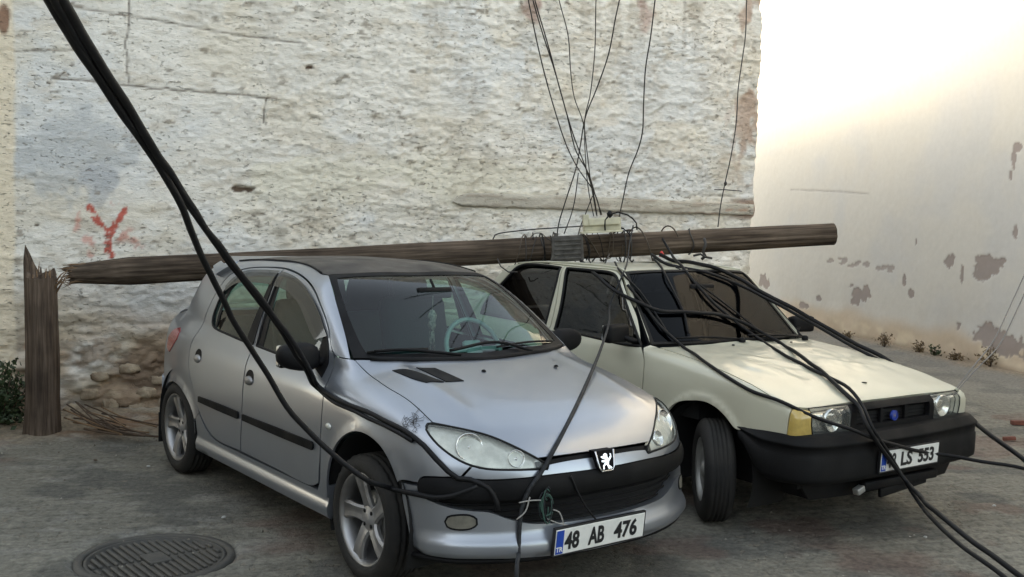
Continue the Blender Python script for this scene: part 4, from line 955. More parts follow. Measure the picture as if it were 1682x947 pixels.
# ------------------------------------------------------------------ setting
def vc_mat(name, bump_scale=60, bump=.5, bdist=.01, stretch=(1, 1, 1), rough=.9, fine=.12, fscale=25, b2=0):
    m = bpy.data.materials.new(name); m.use_nodes = True; N = m.node_tree.nodes; L = m.node_tree.links; b = N['Principled BSDF']
    b.inputs['Roughness'].default_value = rough; b.inputs['Specular IOR Level'].default_value = .25
    at = N.new('ShaderNodeAttribute'); at.attribute_name = 'tint'
    tc = N.new('ShaderNodeTexCoord'); mp = N.new('ShaderNodeMapping'); mp.inputs['Scale'].default_value = stretch; L.new(tc.outputs['Object'], mp.inputs[0])
    nz = N.new('ShaderNodeTexNoise'); nz.inputs['Scale'].default_value = fscale; nz.inputs['Detail'].default_value = 8; nz.inputs['Roughness'].default_value = .65; L.new(mp.outputs[0], nz.inputs[0])
    mr = N.new('ShaderNodeMapRange'); mr.inputs[1].default_value = .3; mr.inputs[2].default_value = .7; mr.inputs[3].default_value = 1-fine; mr.inputs[4].default_value = 1+fine*.5; L.new(nz.outputs[0], mr.inputs[0])
    mu = N.new('ShaderNodeVectorMath'); mu.operation = 'SCALE'; L.new(at.outputs['Color'], mu.inputs[0]); L.new(mr.outputs[0], mu.inputs['Scale']); L.new(mu.outputs[0], b.inputs['Base Color'])
    nb = N.new('ShaderNodeTexNoise'); nb.inputs['Scale'].default_value = bump_scale; nb.inputs['Detail'].default_value = 6; nb.inputs['Roughness'].default_value = .6; L.new(mp.outputs[0], nb.inputs[0])
    bp = N.new('ShaderNodeBump'); bp.inputs['Strength'].default_value = bump; bp.inputs['Distance'].default_value = bdist; L.new(nb.outputs[0], bp.inputs['Height']); L.new(bp.outputs[0], b.inputs['Normal'])
    MATS[name] = m; return m
def dashes(m):
    N = m.node_tree.nodes; L = m.node_tree.links; b = N['Principled BSDF']; tc = N.new('ShaderNodeTexCoord')
    def noise(sc, scale, det):
        mp = N.new('ShaderNodeMapping'); mp.inputs['Scale'].default_value = sc; L.new(tc.outputs['Object'], mp.inputs[0]); n = N.new('ShaderNodeTexNoise'); n.inputs['Scale'].default_value = scale; n.inputs['Detail'].default_value = det; n.inputs['Roughness'].default_value = .55; L.new(mp.outputs[0], n.inputs[0]); return n.outputs[0]
    def rng(src, a, b_, lo, hi):
        r = N.new('ShaderNodeMapRange'); r.interpolation_type = 'SMOOTHSTEP'; r.inputs[1].default_value = a; r.inputs[2].default_value = b_; r.inputs[3].default_value = lo; r.inputs[4].default_value = hi; L.new(src, r.inputs[0]); return r.outputs[0]
    def mth(op, x, y):
        q = N.new('ShaderNodeMath'); q.operation = op
        for i, v in enumerate((x, y)):
            if isinstance(v, (int, float)): q.inputs[i].default_value = v
            else: L.new(v, q.inputs[i])
        return q.outputs[0]
    a = rng(noise((1, 1, 2.6), 15, 3), .615, .66, 0, 1); c = rng(noise((1, 1, 2.0), 34, 2), .66, .71, 0, 1); area = rng(noise((1, 1, 1), 1.6, 3), .40, .62, .15, 1)
    d = mth('MULTIPLY', mth('MAXIMUM', a, c), area)
    old = b.inputs['Base Color'].links[0].from_socket; mx = N.new('ShaderNodeMixRGB'); L.new(mth('MULTIPLY', d, .55), mx.inputs[0]); L.new(old, mx.inputs[1]); mx.inputs[2].default_value = (.22, .185, .14, 1); L.new(mx.outputs[0], b.inputs['Base Color'])
    bo = b.inputs['Normal'].links[0].from_socket; bp = N.new('ShaderNodeBump'); bp.inputs['Strength'].default_value = 1; bp.inputs['Distance'].default_value = .012; L.new(mth('MULTIPLY', d, -1.0), bp.inputs['Height']); L.new(bo, bp.inputs['Normal']); L.new(bp.outputs[0], b.inputs['Normal'])
dashes(vc_mat('whitewash', 26, .65, .012, (1, 1, 2.4), .92, .10, 30))
vc_mat('smooth_render', 14, .35, .004, (1, 1, 1), .85, .05, 12)
dashes(vc_mat('paving', 60, 1.0, .010, (1, 1, 1), .85, .42, 30))
def tint(o, C):
    a = o.data.color_attributes.new('tint', 'FLOAT_COLOR', 'POINT'); C = np.column_stack([np.clip(C, .004, .95), np.ones(len(C))]); a.data.foreach_set('color', C.astype(np.float32).ravel())
def mixc(C, col, k): k = np.clip(k, 0, 1)[:, None]; return C*(1-k)+np.array(col)*k
def seg_d(s, z, pts, w):
    r = np.zeros_like(s)
    for (a, b), (c, d) in zip(pts[:-1], pts[1:]):
        L = (c-a)**2+(d-b)**2+1e-9; t = np.clip(((s-a)*(c-a)+(z-b)*(d-b))/L, 0, 1); r = np.maximum(r, 1-np.hypot(s-a-t*(c-a), z-b-t*(d-b))/w)
    return np.clip(r, 0, 1)
def blob(s, z, cs, cz, rs, rz, k=.45, f=9.):
    n = fbm(s*f+cs*7, z*f+cz*3, 0, 3)
    return np.hypot((s-cs)/rs, (z-cz)/rz)+(n-.5)*2*k

# --- whitewashed rubble wall
def build_stone_wall():
    root = empty('stone_wall', (-2.9, 8.45, 0), R(20), 'old whitewashed rubble stone wall with flaking plaster and a red sprayed mark', 'wall')
    sx = np.concatenate([np.arange(-3.2, -1.3, .03), np.arange(-1.3, 5.60, .0145), [5.61, 5.618]]); zz = np.concatenate([np.arange(-.15, 4.02, .0145), [4.1, 4.3, 4.5, 4.72]])
    S, Z = np.meshgrid(sx, zz, indexing='ij'); s, z = S.ravel(), Z.ravel()
    wx = s+.06*(fbm(s*4, z*4, 1, 2)-.5); wz = z+.05*(fbm(s*4+8, z*4, 2, 2)-.5)
    big = fbm(s*1.6, z*2.2, 5, 3)-.5
    st = fbm(wx/.13, wz/.052, 3, 3, .55)                     # lumps lying in rough courses
    stones = np.clip(1-np.abs(st-.5)*5, 0, 1)                # creases between lumps
    ridge2 = np.clip(1-np.abs(fbm(wx/.075+7, wz/.030, 23, 2)-.5)*7, 0, 1)*sstep(.40, .60, fbm(s*3, z*3, 27, 2))
    fine = fbm(s/.045, z/.022, 7, 3)-.5
    # how lumpy: calmer on the patched left part
    calm = sstep(1.4, -.3, s+.5*(fbm(s*1.2, z*1.2, 2, 2)-.5))*sstep(.9, 1.6, z)
    amp = 1-.55*calm
    courses = np.cos(2*math.pi*(wz/.16+.15*np.sin(wx*3)))
    h = .025*big+amp*(.030*(st-.5)-.009*stones**2+.016*fine+.002*courses-.011*ridge2)
    pits = np.zeros_like(s)
    for (a, b, ra, rb, dp) in ((.68, 1.885, .10, .03, .05), (1.215, 2.928, .05, .018, .04), (-.887, 1.545, .02, .015, .03), (-.05, .13, .10, .05, .04), (-.35, .30, .12, .05, .03), (.03, .42, .08, .05, .03)):
        k = sstep(1.05, .75, blob(s, z, a, b, ra*.9, rb*.9, .55, 22)); pits += k; h -= dp*k
    bare = sstep(1.15, .35, z+.35*(fbm(s*3, z*3, 9, 3)-.5)+.25*sstep(.2, 1.2, s)*0)*sstep(-1.6, -1.0, s)
    rub = fbm(s/.22, z/.12, 15, 2); h += bare*(.05*(rub-.5)-.03*np.clip(1-np.abs(rub-.5)*8, 0, 1))
    crack = seg_d(s, z+.012*(fbm(s*12, z*3, 4, 2)-.5)*2, [(-.78, 2.70), (.1, 2.665), (.95, 2.655)], .013)+.8*seg_d(s, z, [(-.70, 3.26), (0, 3.21), (.58, 3.15), (1.2, 3.12)], .012)+seg_d(s+.03*(fbm(s*2, z*9, 6, 2)-.5), z, [(-.21, 3.6), (-.205, 3.35), (-.235, 3.0), (-.215, 2.7)], .011)+.7*seg_d(s, z, [(-1.25, 2.86), (-.55, 2.93)], .012)+seg_d(s, z, [(.86, 2.64), (.845, 2.52), (.85, 2.44)], .009)+.6*seg_d(s, z, [(5.0, 1.99), (5.4, 1.985)], .014)
    h -= .012*np.clip(crack, 0, 1)
    # lintel bed
    top = 1.935-.02*np.abs(s-3.6)/2; bed = sstep(2.45, 2.62, s)*sstep(top+.012, top-.006, z)*sstep(1.79, 1.805, z)
    h = h*(1-bed)-.012*bed
    edge = sstep(5.5, 5.62, s)
    y = -h
    s2 = s+edge*(.035*(fbm(z*7, 3., 1, 3)-.5)*2-.028*sstep(1.80, 1.77, z))
    V = np.column_stack([s2, y, z])
    nu, nv = len(sx), len(zz)
    V = V.reshape(nu, nv, 3); ret = V[-1:].copy(); ret[:, :, 1] += .35; ret[:, :, 0] -= .01; V = np.concatenate([V, ret]).reshape(-1, 3)
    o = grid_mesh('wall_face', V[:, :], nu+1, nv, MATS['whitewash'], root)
    # colour
    C = np.tile(np.array([.83, .80, .73]), (len(s), 1))
    C = mixc(C, (.77, .77, .745), 1.0*sstep(.45, .62, fbm(s*1.3+3, z*1.3, 11, 4)))
    C = mixc(C, (.78, .72, .60), .6*sstep(.52, .66, fbm(s*1.7+30, z*2.4, 12, 4)))
    C = mixc(C, (.60, .53, .42), .45*sstep(.60, .72, fbm(s*5+30, z*11, 14, 4)))
    C = mixc(C, (.52, .54, .55), .7*sstep(.95, .6, blob(s, z, -.62, 2.1, .55, .42)))
    C = mixc(C, (.47, .49, .52), .6*sstep(1, .7, blob(s, z, -.42, 1.9, .16, .2)))
    C = mixc(C, (.78, .74, .62), .9*sstep(1.65, 1.9, z)*sstep(2.35, 2.1, z)*sstep(.3, .9, s)*sstep(4.0, 2.5, s)*sstep(.40, .55, fbm(s*2, z*4, 3, 3)))
    # cavity dirt
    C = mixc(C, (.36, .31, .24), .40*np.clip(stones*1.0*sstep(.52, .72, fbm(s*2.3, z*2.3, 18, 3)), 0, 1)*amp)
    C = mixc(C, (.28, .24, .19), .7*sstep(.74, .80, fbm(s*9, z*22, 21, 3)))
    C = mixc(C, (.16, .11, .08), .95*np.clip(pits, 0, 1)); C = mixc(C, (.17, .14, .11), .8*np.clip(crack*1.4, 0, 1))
    C = mixc(C, (.40, .36, .29), .6*sstep(.9, .5, blob(s, z, .95, 1.53, .16, .05, .7, 14)))
    C = mixc(C, (.60, .54, .42), .8*sstep(1.5, .6, z)*sstep(.38, .55, fbm(s*1.4, z*2.2, 77, 3))); C = mixc(C, (.50, .38, .25), .8*bare*sstep(.36, .58, fbm(s*2.2, z*4, 33, 4)))
    C = mixc(C, (.36, .27, .19), .8*bare*sstep(.5, .62, fbm(s*5, z*8, 35, 4)))
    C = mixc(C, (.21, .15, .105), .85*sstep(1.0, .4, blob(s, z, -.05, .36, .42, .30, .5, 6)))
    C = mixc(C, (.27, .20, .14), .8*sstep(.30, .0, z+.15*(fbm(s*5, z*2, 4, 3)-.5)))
    C = mixc(C, (.52, .30, .18), .8*sstep(1, .6, blob(s, z, -.88, .55, .10, .22)))
    # left strip: warm sunlight painted into the colour; right: the stained corner
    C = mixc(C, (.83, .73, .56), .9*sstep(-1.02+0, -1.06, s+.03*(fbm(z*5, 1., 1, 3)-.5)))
    C = mixc(C, (.26, .14, .09), .9*sstep(1, .6, blob(s, z, -1.11, 3.12, .05, .16)))
    C = mixc(C, (.42, .28, .20), .75*sstep(5.1, 5.5, s)*sstep(.50, .66, fbm(s*7, z*3.5, 44, 4))*sstep(1.9, 2.5, z))
    C = mixc(C, (.30, .20, .15), .8*sstep(5.25, 5.5, s)*sstep(.04, .0, np.abs(z-1.86)-.08))
    C = mixc(C, (.40, .24, .20), .7*sstep(1, .6, blob(s, z, 3.2, 3.60, .10, .14, .6))+.6*sstep(1, .6, blob(s, z, 4.35, 3.65, .10, .20, .6)))
    # drips from the top
    C = mixc(C, (.38, .34, .28), .40*sstep(2.9, 3.9, z)*sstep(.52, .64, fbm(s*7, z*.9, 51, 3)))
    # the red sprayed sign
    jn = .018*(fbm(s*28, z*28, 2, 2)-.5)*2
    red = seg_d(s+jn, z, [(-.500, 1.70), (-.455, 1.60), (-.40, 1.52), (-.352, 1.485)], .036)+seg_d(s+jn, z, [(-.235, 1.69), (-.29, 1.60), (-.352, 1.50)], .030)+seg_d(s+jn, z+jn, [(-.352, 1.50), (-.37, 1.42), (-.345, 1.31)], .036)
    C = mixc(C, (.50, .07, .04), .9*sstep(.12, .42, red)*sstep(.24, .40, fbm(s*22, z*22, 3, 2)))
    red2 = seg_d(s+jn, z, [(-.60, 1.40), (-.50, 1.45), (-.49, 1.33)], .06)+.8*seg_d(s+jn, z, [(-.28, 1.46), (-.20, 1.50), (-.14, 1.42)], .09)+.8*seg_d(s, z+jn, [(-.33, 1.74), (-.29, 1.77)], .04)+.7*seg_d(s+jn, z, [(-.57, 1.68), (-.60, 1.52)], .04)
    C = mixc(C, (.62, .22, .16), .6*sstep(.15, .7, red2)*sstep(.45, .6, fbm(s*16, z*16, 8, 3)))
    C = C.reshape(nu, nv, 3); C = np.concatenate([C, C[-1:]]).reshape(-1, 3)
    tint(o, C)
    # lintel: a long weathered board set into the wall
    n = 160; top_ = []; bt = []
    for i in range(n+1):
        a = 2.50+(5.60-2.50)*i/n; k = 1-math.exp(-max(a-2.50, 0)/.05); tz = 1.928-.018*abs(a-3.6)/2; bz = 1.802
        j1 = .006*(float(fbm(a*9, 1.))-.5)*2; j2 = .010*(float(fbm(a*11, 8.))-.5)*2; mz = (tz+bz)/2-.02
        top_.append((a, mz+(tz-mz)*k+j1)); bt.append((a, mz+(bz-mz)*k+j2))
    V = []; rows = 6
    for (a, t), (_, b_) in zip(top_, bt):
        for r in range(rows):
            f = r/(rows-1); zz_ = b_+(t-b_)*f; V.append((a, -.030-.004*(float(fbm(a*3, zz_*40))-.5), zz_))
    V2 = [(a, .03, t) for a, t in top_]+[(a, .03, b_) for a, b_ in bt]
    Fc = [(i*rows+r, (i+1)*rows+r, (i+1)*rows+r+1, i*rows+r+1) for i in range(n) for r in range(rows-1)]
    k0 = len(V); Fc += [(i*rows+rows-1, (i+1)*rows+rows-1, k0+i+1, k0+i) for i in range(n)]+[(k0+n+1+i, k0+n+2+i, (i+1)*rows, i*rows) for i in range(n)]
    lo = mesh_obj('lintel', V+V2, Fc, 'whitewash', root, smooth=True)
    L_ = np.array(V+V2); C = np.tile(np.array([.50, .465, .395]), (len(L_), 1)); C = mixc(C, (.34, .29, .23), sstep(.45, .65, fbm(L_[:, 0]*2, L_[:, 2]*60, 3, 3))*.7); C = mixc(C, (.42, .25, .17), .6*sstep(4.6, 5.4, L_[:, 0])*sstep(.45, .6, fbm(L_[:, 0]*6, L_[:, 2]*20, 9, 3))); C = mixc(C, (.68, .65, .56), .6*sstep(.55, .65, fbm(L_[:, 0]*5, L_[:, 2]*30, 19, 3))); tint(lo, C)
    # bare stones showing in the foot of the wall
    rr = random.Random(5)
    for (a, b_, w_, h_) in ((-.14, .06, .15, .10), (-.07, .20, .16, .09), (-.34, .11, .14, .09), (-.20, .40, .17, .08), (.10, .10, .16, .12), (-.50, .20, .13, .09), (.02, .30, .12, .07), (-.42, .34, .15, .07), (-.62, .08, .14, .10), (.26, .18, .15, .10)):
        V, Fc = lathe_data([(0, -.5), (.25, -.49), (.43, -.42), (.49, -.2), (.5, 0), (.49, .2), (.42, .42), (.25, .49), (0, .5)], 20, 'z')
        P_ = np.array(V); P_ = P_*(.95+.95*(fbm(P_[:, 0]*4+a*9, P_[:, 1]*4, P_[:, 2]*4+b_*7, 3)-.5))[:, None]; V = [(a+v[0]*w_, -.002+v[1]*.035, b_+v[2]*h_) for v in P_]; mesh_obj('stone', V, Fc, 'rubble_stone', root)
    return root
wall = build_stone_wall()
# the house mass behind that wall (keeps the low sun off the street)
hb = empty('whitewashed_house', (-2.9, 8.45, 0), R(20), 'whitewashed house standing behind the old stone wall', 'building')
box('house_body', (1.1, 5.6, 2.28), (8.9, 11.0, 4.76), 'shade_render', hb, 0)
box('flat_roof', (1.1, 5.6, 4.70), (9.04, 11.1, .04), 'shade_render', hb, 0)

def build_right_wall():
    root = empty('rendered_wall', (6.198, 12.606, 0), math.atan2(-.981, .196), 'smooth white rendered wall with peeling patches beyond the cars', 'wall')
    sx = np.concatenate([np.arange(-14, -8.2, .3), np.arange(-8.2, .4, .020), np.arange(.5, 9, .4)]); zz = np.concatenate([np.arange(-.1, 3.2, .020), np.arange(3.25, 9.2, .25)])
    S, Z = np.meshgrid(sx, zz, indexing='ij'); s, z = S.ravel(), Z.ravel()
    pat = [(-3.86, .66, .24, .15), (-3.6, .70, .14, .12), (-1.47, 1.29, .11, .085), (-.68, 1.27, .26, .13), (-.80, 1.16, .18, .08), (-.42, 1.34, .08, .05), (-.55, .40, .36, .15), (-.2, .30, .4, .14), (-1.2, 1.13, .045, .11), (-2.36, .79, .07, .075), (-2.56, 1.0, .05, .09), (-2.31, 1.55, .035, .05), (-.2, 1.71, .05, .09), (-1.22, .43, .06, .07), (-7.25, .66, .22, .13), (-.3, 2.60, .05, .10), (-.34, 2.40, .03, .07), (-.25, 2.75, .09, .05), (-5.1, .52, .10, .06), (-4.9, 1.6, .05, .05), (-5.6, .35, .3, .06)]
    m = np.zeros_like(s)
    for (a, b, ra, rb) in pat: m = np.maximum(m, sstep(1.05, .95, blob(s, z, a, b, ra*.95, rb*.95, .75, 11)))
    speck = np.zeros_like(s)
    for i in range(26):
        a = -4.8+1.9*RNG.random(); b = 1.13+.10*(RNG.random()-.5)-(a+3.4)*.04; m = np.maximum(m, .8*sstep(1.1, .9, blob(s, z, a, b, .05+.05*RNG.random(), .018+.02*RNG.random(), .4, 10)))
    cr = seg_d(s, z+.02*(fbm(s*3, z, 3, 2)-.5), [(-6.3, 2.375), (-5.4, 2.35), (-4.5, 2.30), (-3.2, 2.225)], .022)*sstep(.35, .55, fbm(s*4, z*2, 5, 2))
    y = -.010*(fbm(s*.8, z*.8, 3, 3)-.5)*2+.007*m+.006*cr-.006*(fbm(s*5, z*5, 6, 3)-.5)+(.05*sstep(.55, 0, z)*-1)*(fbm(s*2, z*3, 7, 2))
    V = np.column_stack([s, y, z]); o = grid_mesh('wall_face', V, len(sx), len(zz), MATS['smooth_render'], root)
    C = np.tile(np.array([.615, .585, .525]), (len(s), 1))
    C = mixc(C, (.57, .555, .525), sstep(.45, .65, fbm(s*.7, z*.9, 2, 4))*.8); C = mixc(C, (.60, .56, .49), sstep(.56, .7, fbm(s*3, z*2.2, 8, 4))*.22)
    C = mixc(C, (.47, .42, .36), .22*sstep(1.3, .2, z)*sstep(.42, .65, fbm(s*2, z*1.1, 28, 4)))
    C = mixc(C, (.56, .44, .31), .85*sstep(.50, .22, z+.25*(fbm(s*1.5, z*2, 9, 4)-.5))); C = mixc(C, (.70, .60, .44), .7*sstep(.30, .18, z)*sstep(.45, .6, fbm(s*2, z*3, 19, 3)))
    C = mixc(C, (.31, .26, .235), .92*m); C = mixc(C, (.34, .31, .28), .8*cr); C = mixc(C, (.30, .24, .18), .6*sstep(.10, .0, z))
    tint(o, C)
    box('wall_core', (-2.5, .42, 4.5), (23, .7, 9.2), 'shade_render', root, 0)
    return root
rwall = build_right_wall()
hl = empty('house', (-10.6, -1.0, 0), R(4), 'unseen tall plain house added on the left to shade the street', 'building')  # unseen block added to keep the low sun off the cars
box('house_body', (0, 0, 4.4), (5.0, 17, 8.8), 'shade_render', hl, 0); box('parapet', (0, 0, 8.9), (5.2, 17.2, .3), 'shade_render', hl, .02)
hc = empty('house', (3, -16, 0), R(-3), 'unseen long house added across the street for the cars to reflect', 'building')  # unseen block added for its dark reflection in the car paint
box('house_body', (0, 0, 2.6), (26, 5, 5.2), 'shade_render', hc, 0); box('parapet', (0, 0, 5.3), (26.3, 5.3, .25), 'shade_render', hc, .02)

# --- ground
def build_ground():
    gx = np.concatenate([[-250, -60, -20, -10, -7, -5.6], np.arange(-5, 8.0, .021), [8.6, 10, 14, 25, 60, 250]]); gy = np.concatenate([[-250, -60, -20, -5, 0, 2, 3.2], np.arange(4.2, 11.2, .018), np.arange(11.25, 20, .05), [21, 30, 60, 250]])
    X, Y = np.meshgrid(gx, gy, indexing='ij'); x, y = X.ravel(), Y.ravel()
    a = R(16); u = x*math.cos(a)+y*math.sin(a); v = -x*math.sin(a)+y*math.cos(a)
    u = u+.05*(fbm(x*2, y*2, 1, 2)-.5); v = v+.05*(fbm(x*2+9, y*2, 2, 2)-.5)
    row = np.floor(v/.105); uu = u/.19+.5*(row % 2); col = np.floor(uu); fv = np.abs(v/.105-row-.5)*2; fu = np.abs(uu-col-.5)*2
    joint = np.maximum(sstep(.80, .99, fv), sstep(.88, .99, fu))
    dist_wall = (-(x+2.9)*math.sin(R(20))+(y-8.45)*math.cos(R(20)))
    worn = sstep(.40, .62, fbm(x*1.1, y*1.1, 4, 3))
    k = .9*(1-.75*worn)*sstep(-.9, -1.3, dist_wall)*sstep(12, 10, y)
    cellh = _hash(row.astype(np.int64), col.astype(np.int64), 5)
    inside = (x > -5) & (x < 8) & (y > 4.2) & (y < 20)
    h = .016*(fbm(x*.7, y*.7, 1, 2)-.5)+.010*(fbm(x*4, y*4, 2, 3)-.5)+.006*(fbm(x*16, y*16, 3, 2)-.5)-.007*joint*k+.004*(cellh-.5)*k
    soil = sstep(-1.05, -.55, dist_wall+.45*(fbm(x*1.6, y*1.6, 9, 3)-.5))*sstep(.8, -.6, x)
    h += soil*(.05*fbm(x*5, y*5, 4, 3)+.012*fbm(x*25, y*25, 8, 2))+.05*sstep(-.35, .05, dist_wall)*sstep(2.2, 0, x)
    # foot of right wall
    dr = (x-6.198)*.981+(y-12.606)*.196
    h += .03*sstep(-.7, -.1, dr)*inside
    # sink round the manhole
    r = np.hypot(x+1.705, y-4.985); h = np.where(r < .40, -.02*sstep(.40, .37, r)+h*sstep(.30, .42, r), h)
    h = np.where(r < .365, -.05, h)
    h = np.where(inside, h, np.where((x > -5.6) & (x < 8.6) & (y > 3) & (y < 21), -.005, -.01))
    V = np.column_stack([x, y, h-.004]); o = grid_mesh('ground', V, len(gx), len(gy), MATS['paving']); tag(o, None, None, None, 'structure')
    C = np.tile(np.array([.205, .193, .158]), (len(x), 1)); C = C*(.84+.32*cellh[:, None]*k[:, None]+.16*(1-k[:, None]))
    C = mixc(C, (.255, .242, .20), .8*sstep(.46, .66, fbm(x*1.3, y*1.3, 12, 4))); C = mixc(C, (.105, .103, .092), .7*sstep(.52, .68, fbm(x*2.6, y*2.6, 13, 4)))
    C = mixc(C, (.075, .073, .066), .6*joint*k); C = mixc(C, (.16, .10, .08), .5*sstep(.60, .70, fbm(x*1.9, y*1.9, 33, 3)))
    C = mixc(C, (.30, .245, .175), .85*soil); C = mixc(C, (.22, .13, .075), .8*soil*sstep(.52, .66, fbm(x*3, y*5, 14, 3))); C = mixc(C, (.40, .36, .29), .7*soil*sstep(.54, .66, fbm(x*4, y*7, 24, 3)))
    C = mixc(C, (.30, .275, .24), .6*sstep(-2.5, -.2, dr)); C = mixc(C, (.38, .29, .19), .7*sstep(-.5, -.1, dr+.2*(fbm(x*2, y*2, 3, 2)-.5)))
    C = mixc(C, (.30, .29, .26), .7*sstep(.56, .36, r)*sstep(.45, .62, fbm(x*6, y*6, 3, 3)))
    C = mixc(C, (.30, .29, .26), .35*sstep(.62, .74, fbm(x*5, y*9, 41, 3))*sstep(-.8, -1.6, x))
    C = mixc(C, (.03, .03, .03), .6*sstep(1., .6, np.hypot((x+.1)/1.0, (y-5.9)/.8)+.5*(fbm(x*3, y*3, 1, 2)-.5))*0)
    tint(o, C)
    return o
ground = build_ground()
gh = {}
def gz(x, y): return 0.0

# ------------------------------------------------------------------ manhole
mc = empty('manhole_cover', (-1.705, 4.985, -.011), R(40), 'round ribbed iron manhole cover in the paving at the lower left', 'manhole cover')
mesh_obj('cover_plate', *lathe_data([(0, -.010), (.315, -.010), (.315, .002), (.330, .002), (.330, -.02)], 72, 'z'), 'iron', mc)
mesh_obj('cover_frame', *lathe_data([(.336, -.02), (.336, .008), (.372, .008), (.378, -.01)], 72, 'z'), 'iron', mc)
for row_ in (-1, 1):
    for i in range(-8, 9):
        xx = i*.0365; ym = math.sqrt(max(.305**2-xx**2, 0))
        y0, y1 = .014, ym-.012
        if abs(i) < 2: y0 = .085
        if y1-y0 < .03: continue
        V, Fc = box_data((xx+row_*.0, row_*(y0+y1)/2, -.006), (.017, y1-y0, .018), .004, None, 1)
        mesh_obj('rib', V, Fc, 'iron', mc, smooth=False)
V, Fc = box_data((0, 0, -.004), (.11, .15, .016), .004); mesh_obj('centre_panel', V, Fc, 'iron', mc, smooth=False)

# ------------------------------------------------------------------ wood
def wood(name, c1, c2, c3):
    m = bpy.data.materials.new(name); m.use_nodes = True; N = m.node_tree.nodes; L = m.node_tree.links; b = N['Principled BSDF']; b.inputs['Roughness'].default_value = .85; b.inputs['Specular IOR Level'].default_value = .2
    tc = N.new('ShaderNodeTexCoord'); mp = N.new('ShaderNodeMapping'); mp.inputs['Scale'].default_value = (1, 1, .045); L.new(tc.outputs['Object'], mp.inputs[0])
    n1 = N.new('ShaderNodeTexNoise'); n1.inputs['Scale'].default_value = 42; n1.inputs['Detail'].default_value = 7; n1.inputs['Roughness'].default_value = .6; L.new(mp.outputs[0], n1.inputs[0])
    rp = N.new('ShaderNodeValToRGB'); L.new(n1.outputs[0], rp.inputs[0]); e = rp.color_ramp.elements; e[0].position = .36; e[0].color = c1+(1,); e[1].position = .66; e[1].color = c3+(1,); x = e.new(.5); x.color = c2+(1,)
    n2 = N.new('ShaderNodeTexNoise'); n2.inputs['Scale'].default_value = 3; n2.inputs['Detail'].default_value = 5; L.new(tc.outputs['Object'], n2.inputs[0])
    mr = N.new('ShaderNodeMapRange'); mr.inputs[1].default_value = .3; mr.inputs[2].default_value = .7; mr.inputs[3].default_value = .55; mr.inputs[4].default_value = 1.25; L.new(n2.outputs[0], mr.inputs[0])
    vm = N.new('ShaderNodeVectorMath'); vm.operation = 'SCALE'; L.new(rp.outputs[0], vm.inputs[0]); L.new(mr.outputs[0], vm.inputs['Scale']); L.new(vm.outputs[0], b.inputs['Base Color'])
    bp = N.new('ShaderNodeBump'); bp.inputs['Strength'].default_value = .8; bp.inputs['Distance'].default_value = .008; L.new(n1.outputs[0], bp.inputs['Height']); L.new(bp.outputs[0], b.inputs['Normal']); MATS[name] = m
wood('pole_wood', (.046, .033, .024), (.092, .069, .050), (.158, .122, .092))
wood('stump_wood', (.052, .037, .027), (.098, .072, .053), (.160, .122, .092))
def log_mesh(L, r0, r1, nz=160, na=72, seed=1, topf=None, botf=None, cap=True):
    V = []; 
    A = np.arange(na)/na*2*math.pi; T = np.linspace(0, 1, nz)
    ca, sa = np.cos(A), np.sin(A)
    for t in T:
        z = t*L; r = r0+(r1-r0)*t
        g = fbm(ca*5+seed, sa*5, z*.7, 4)-.5; g2 = np.clip(1-np.abs(fbm(ca*3.5+seed, sa*3.5, z*.35+4, 2)-.5)*14, 0, 1); kn = fbm(ca*2+9+seed, sa*2, z*3, 2)-.5
        rr = r*(1+.10*g-.07*g2+.05*kn)
        zz = np.full(na, z)
        if topf is not None and t > .9: zz = zz+(t-.9)/.1*topf(A)
        if botf is not None and t < .06: zz = zz-(.06-t)/.06*botf(A)
        if topf is not None and t > .96: rr = rr*(1-.10*(t-.96)/.04)
        for i in range(na): V.append((rr[i]*ca[i], rr[i]*sa[i], zz[i]))
    F = [(k*na+i, k*na+(i+1) % na, (k+1)*na+(i+1) % na, (k+1)*na+i) for k in range(nz-1) for i in range(na)]
    for end, k in ((0, 0), (1, (nz-1)*na)):
        V0 = np.array(V[k:k+na]); c = V0.mean(0); fr = [.66, .33]
        prev = list(range(k, k+na))
        for f in fr:
            st = len(V); jit = (fbm(ca*4+end*9, sa*4, f*9, 2)-.5)*.05
            for i in range(na):
                p = c+(V0[i]-c)*f; V.append((p[0], p[1], p[2]+(jit[i]-(.03*(1-f) if end else -.03*(1-f))*0)))
            cur = list(range(st, st+na)); 
            for i in range(na):
                q = (prev[i], prev[(i+1) % na], cur[(i+1) % na], cur[i]); F.append(q if end else q[::-1])
            prev = cur
        V.append(tuple(c)); ci = len(V)-1
        for i in range(na):
            q = (prev[i], prev[(i+1) % na], ci); F.append(q if end else q[::-1])
    return V, F
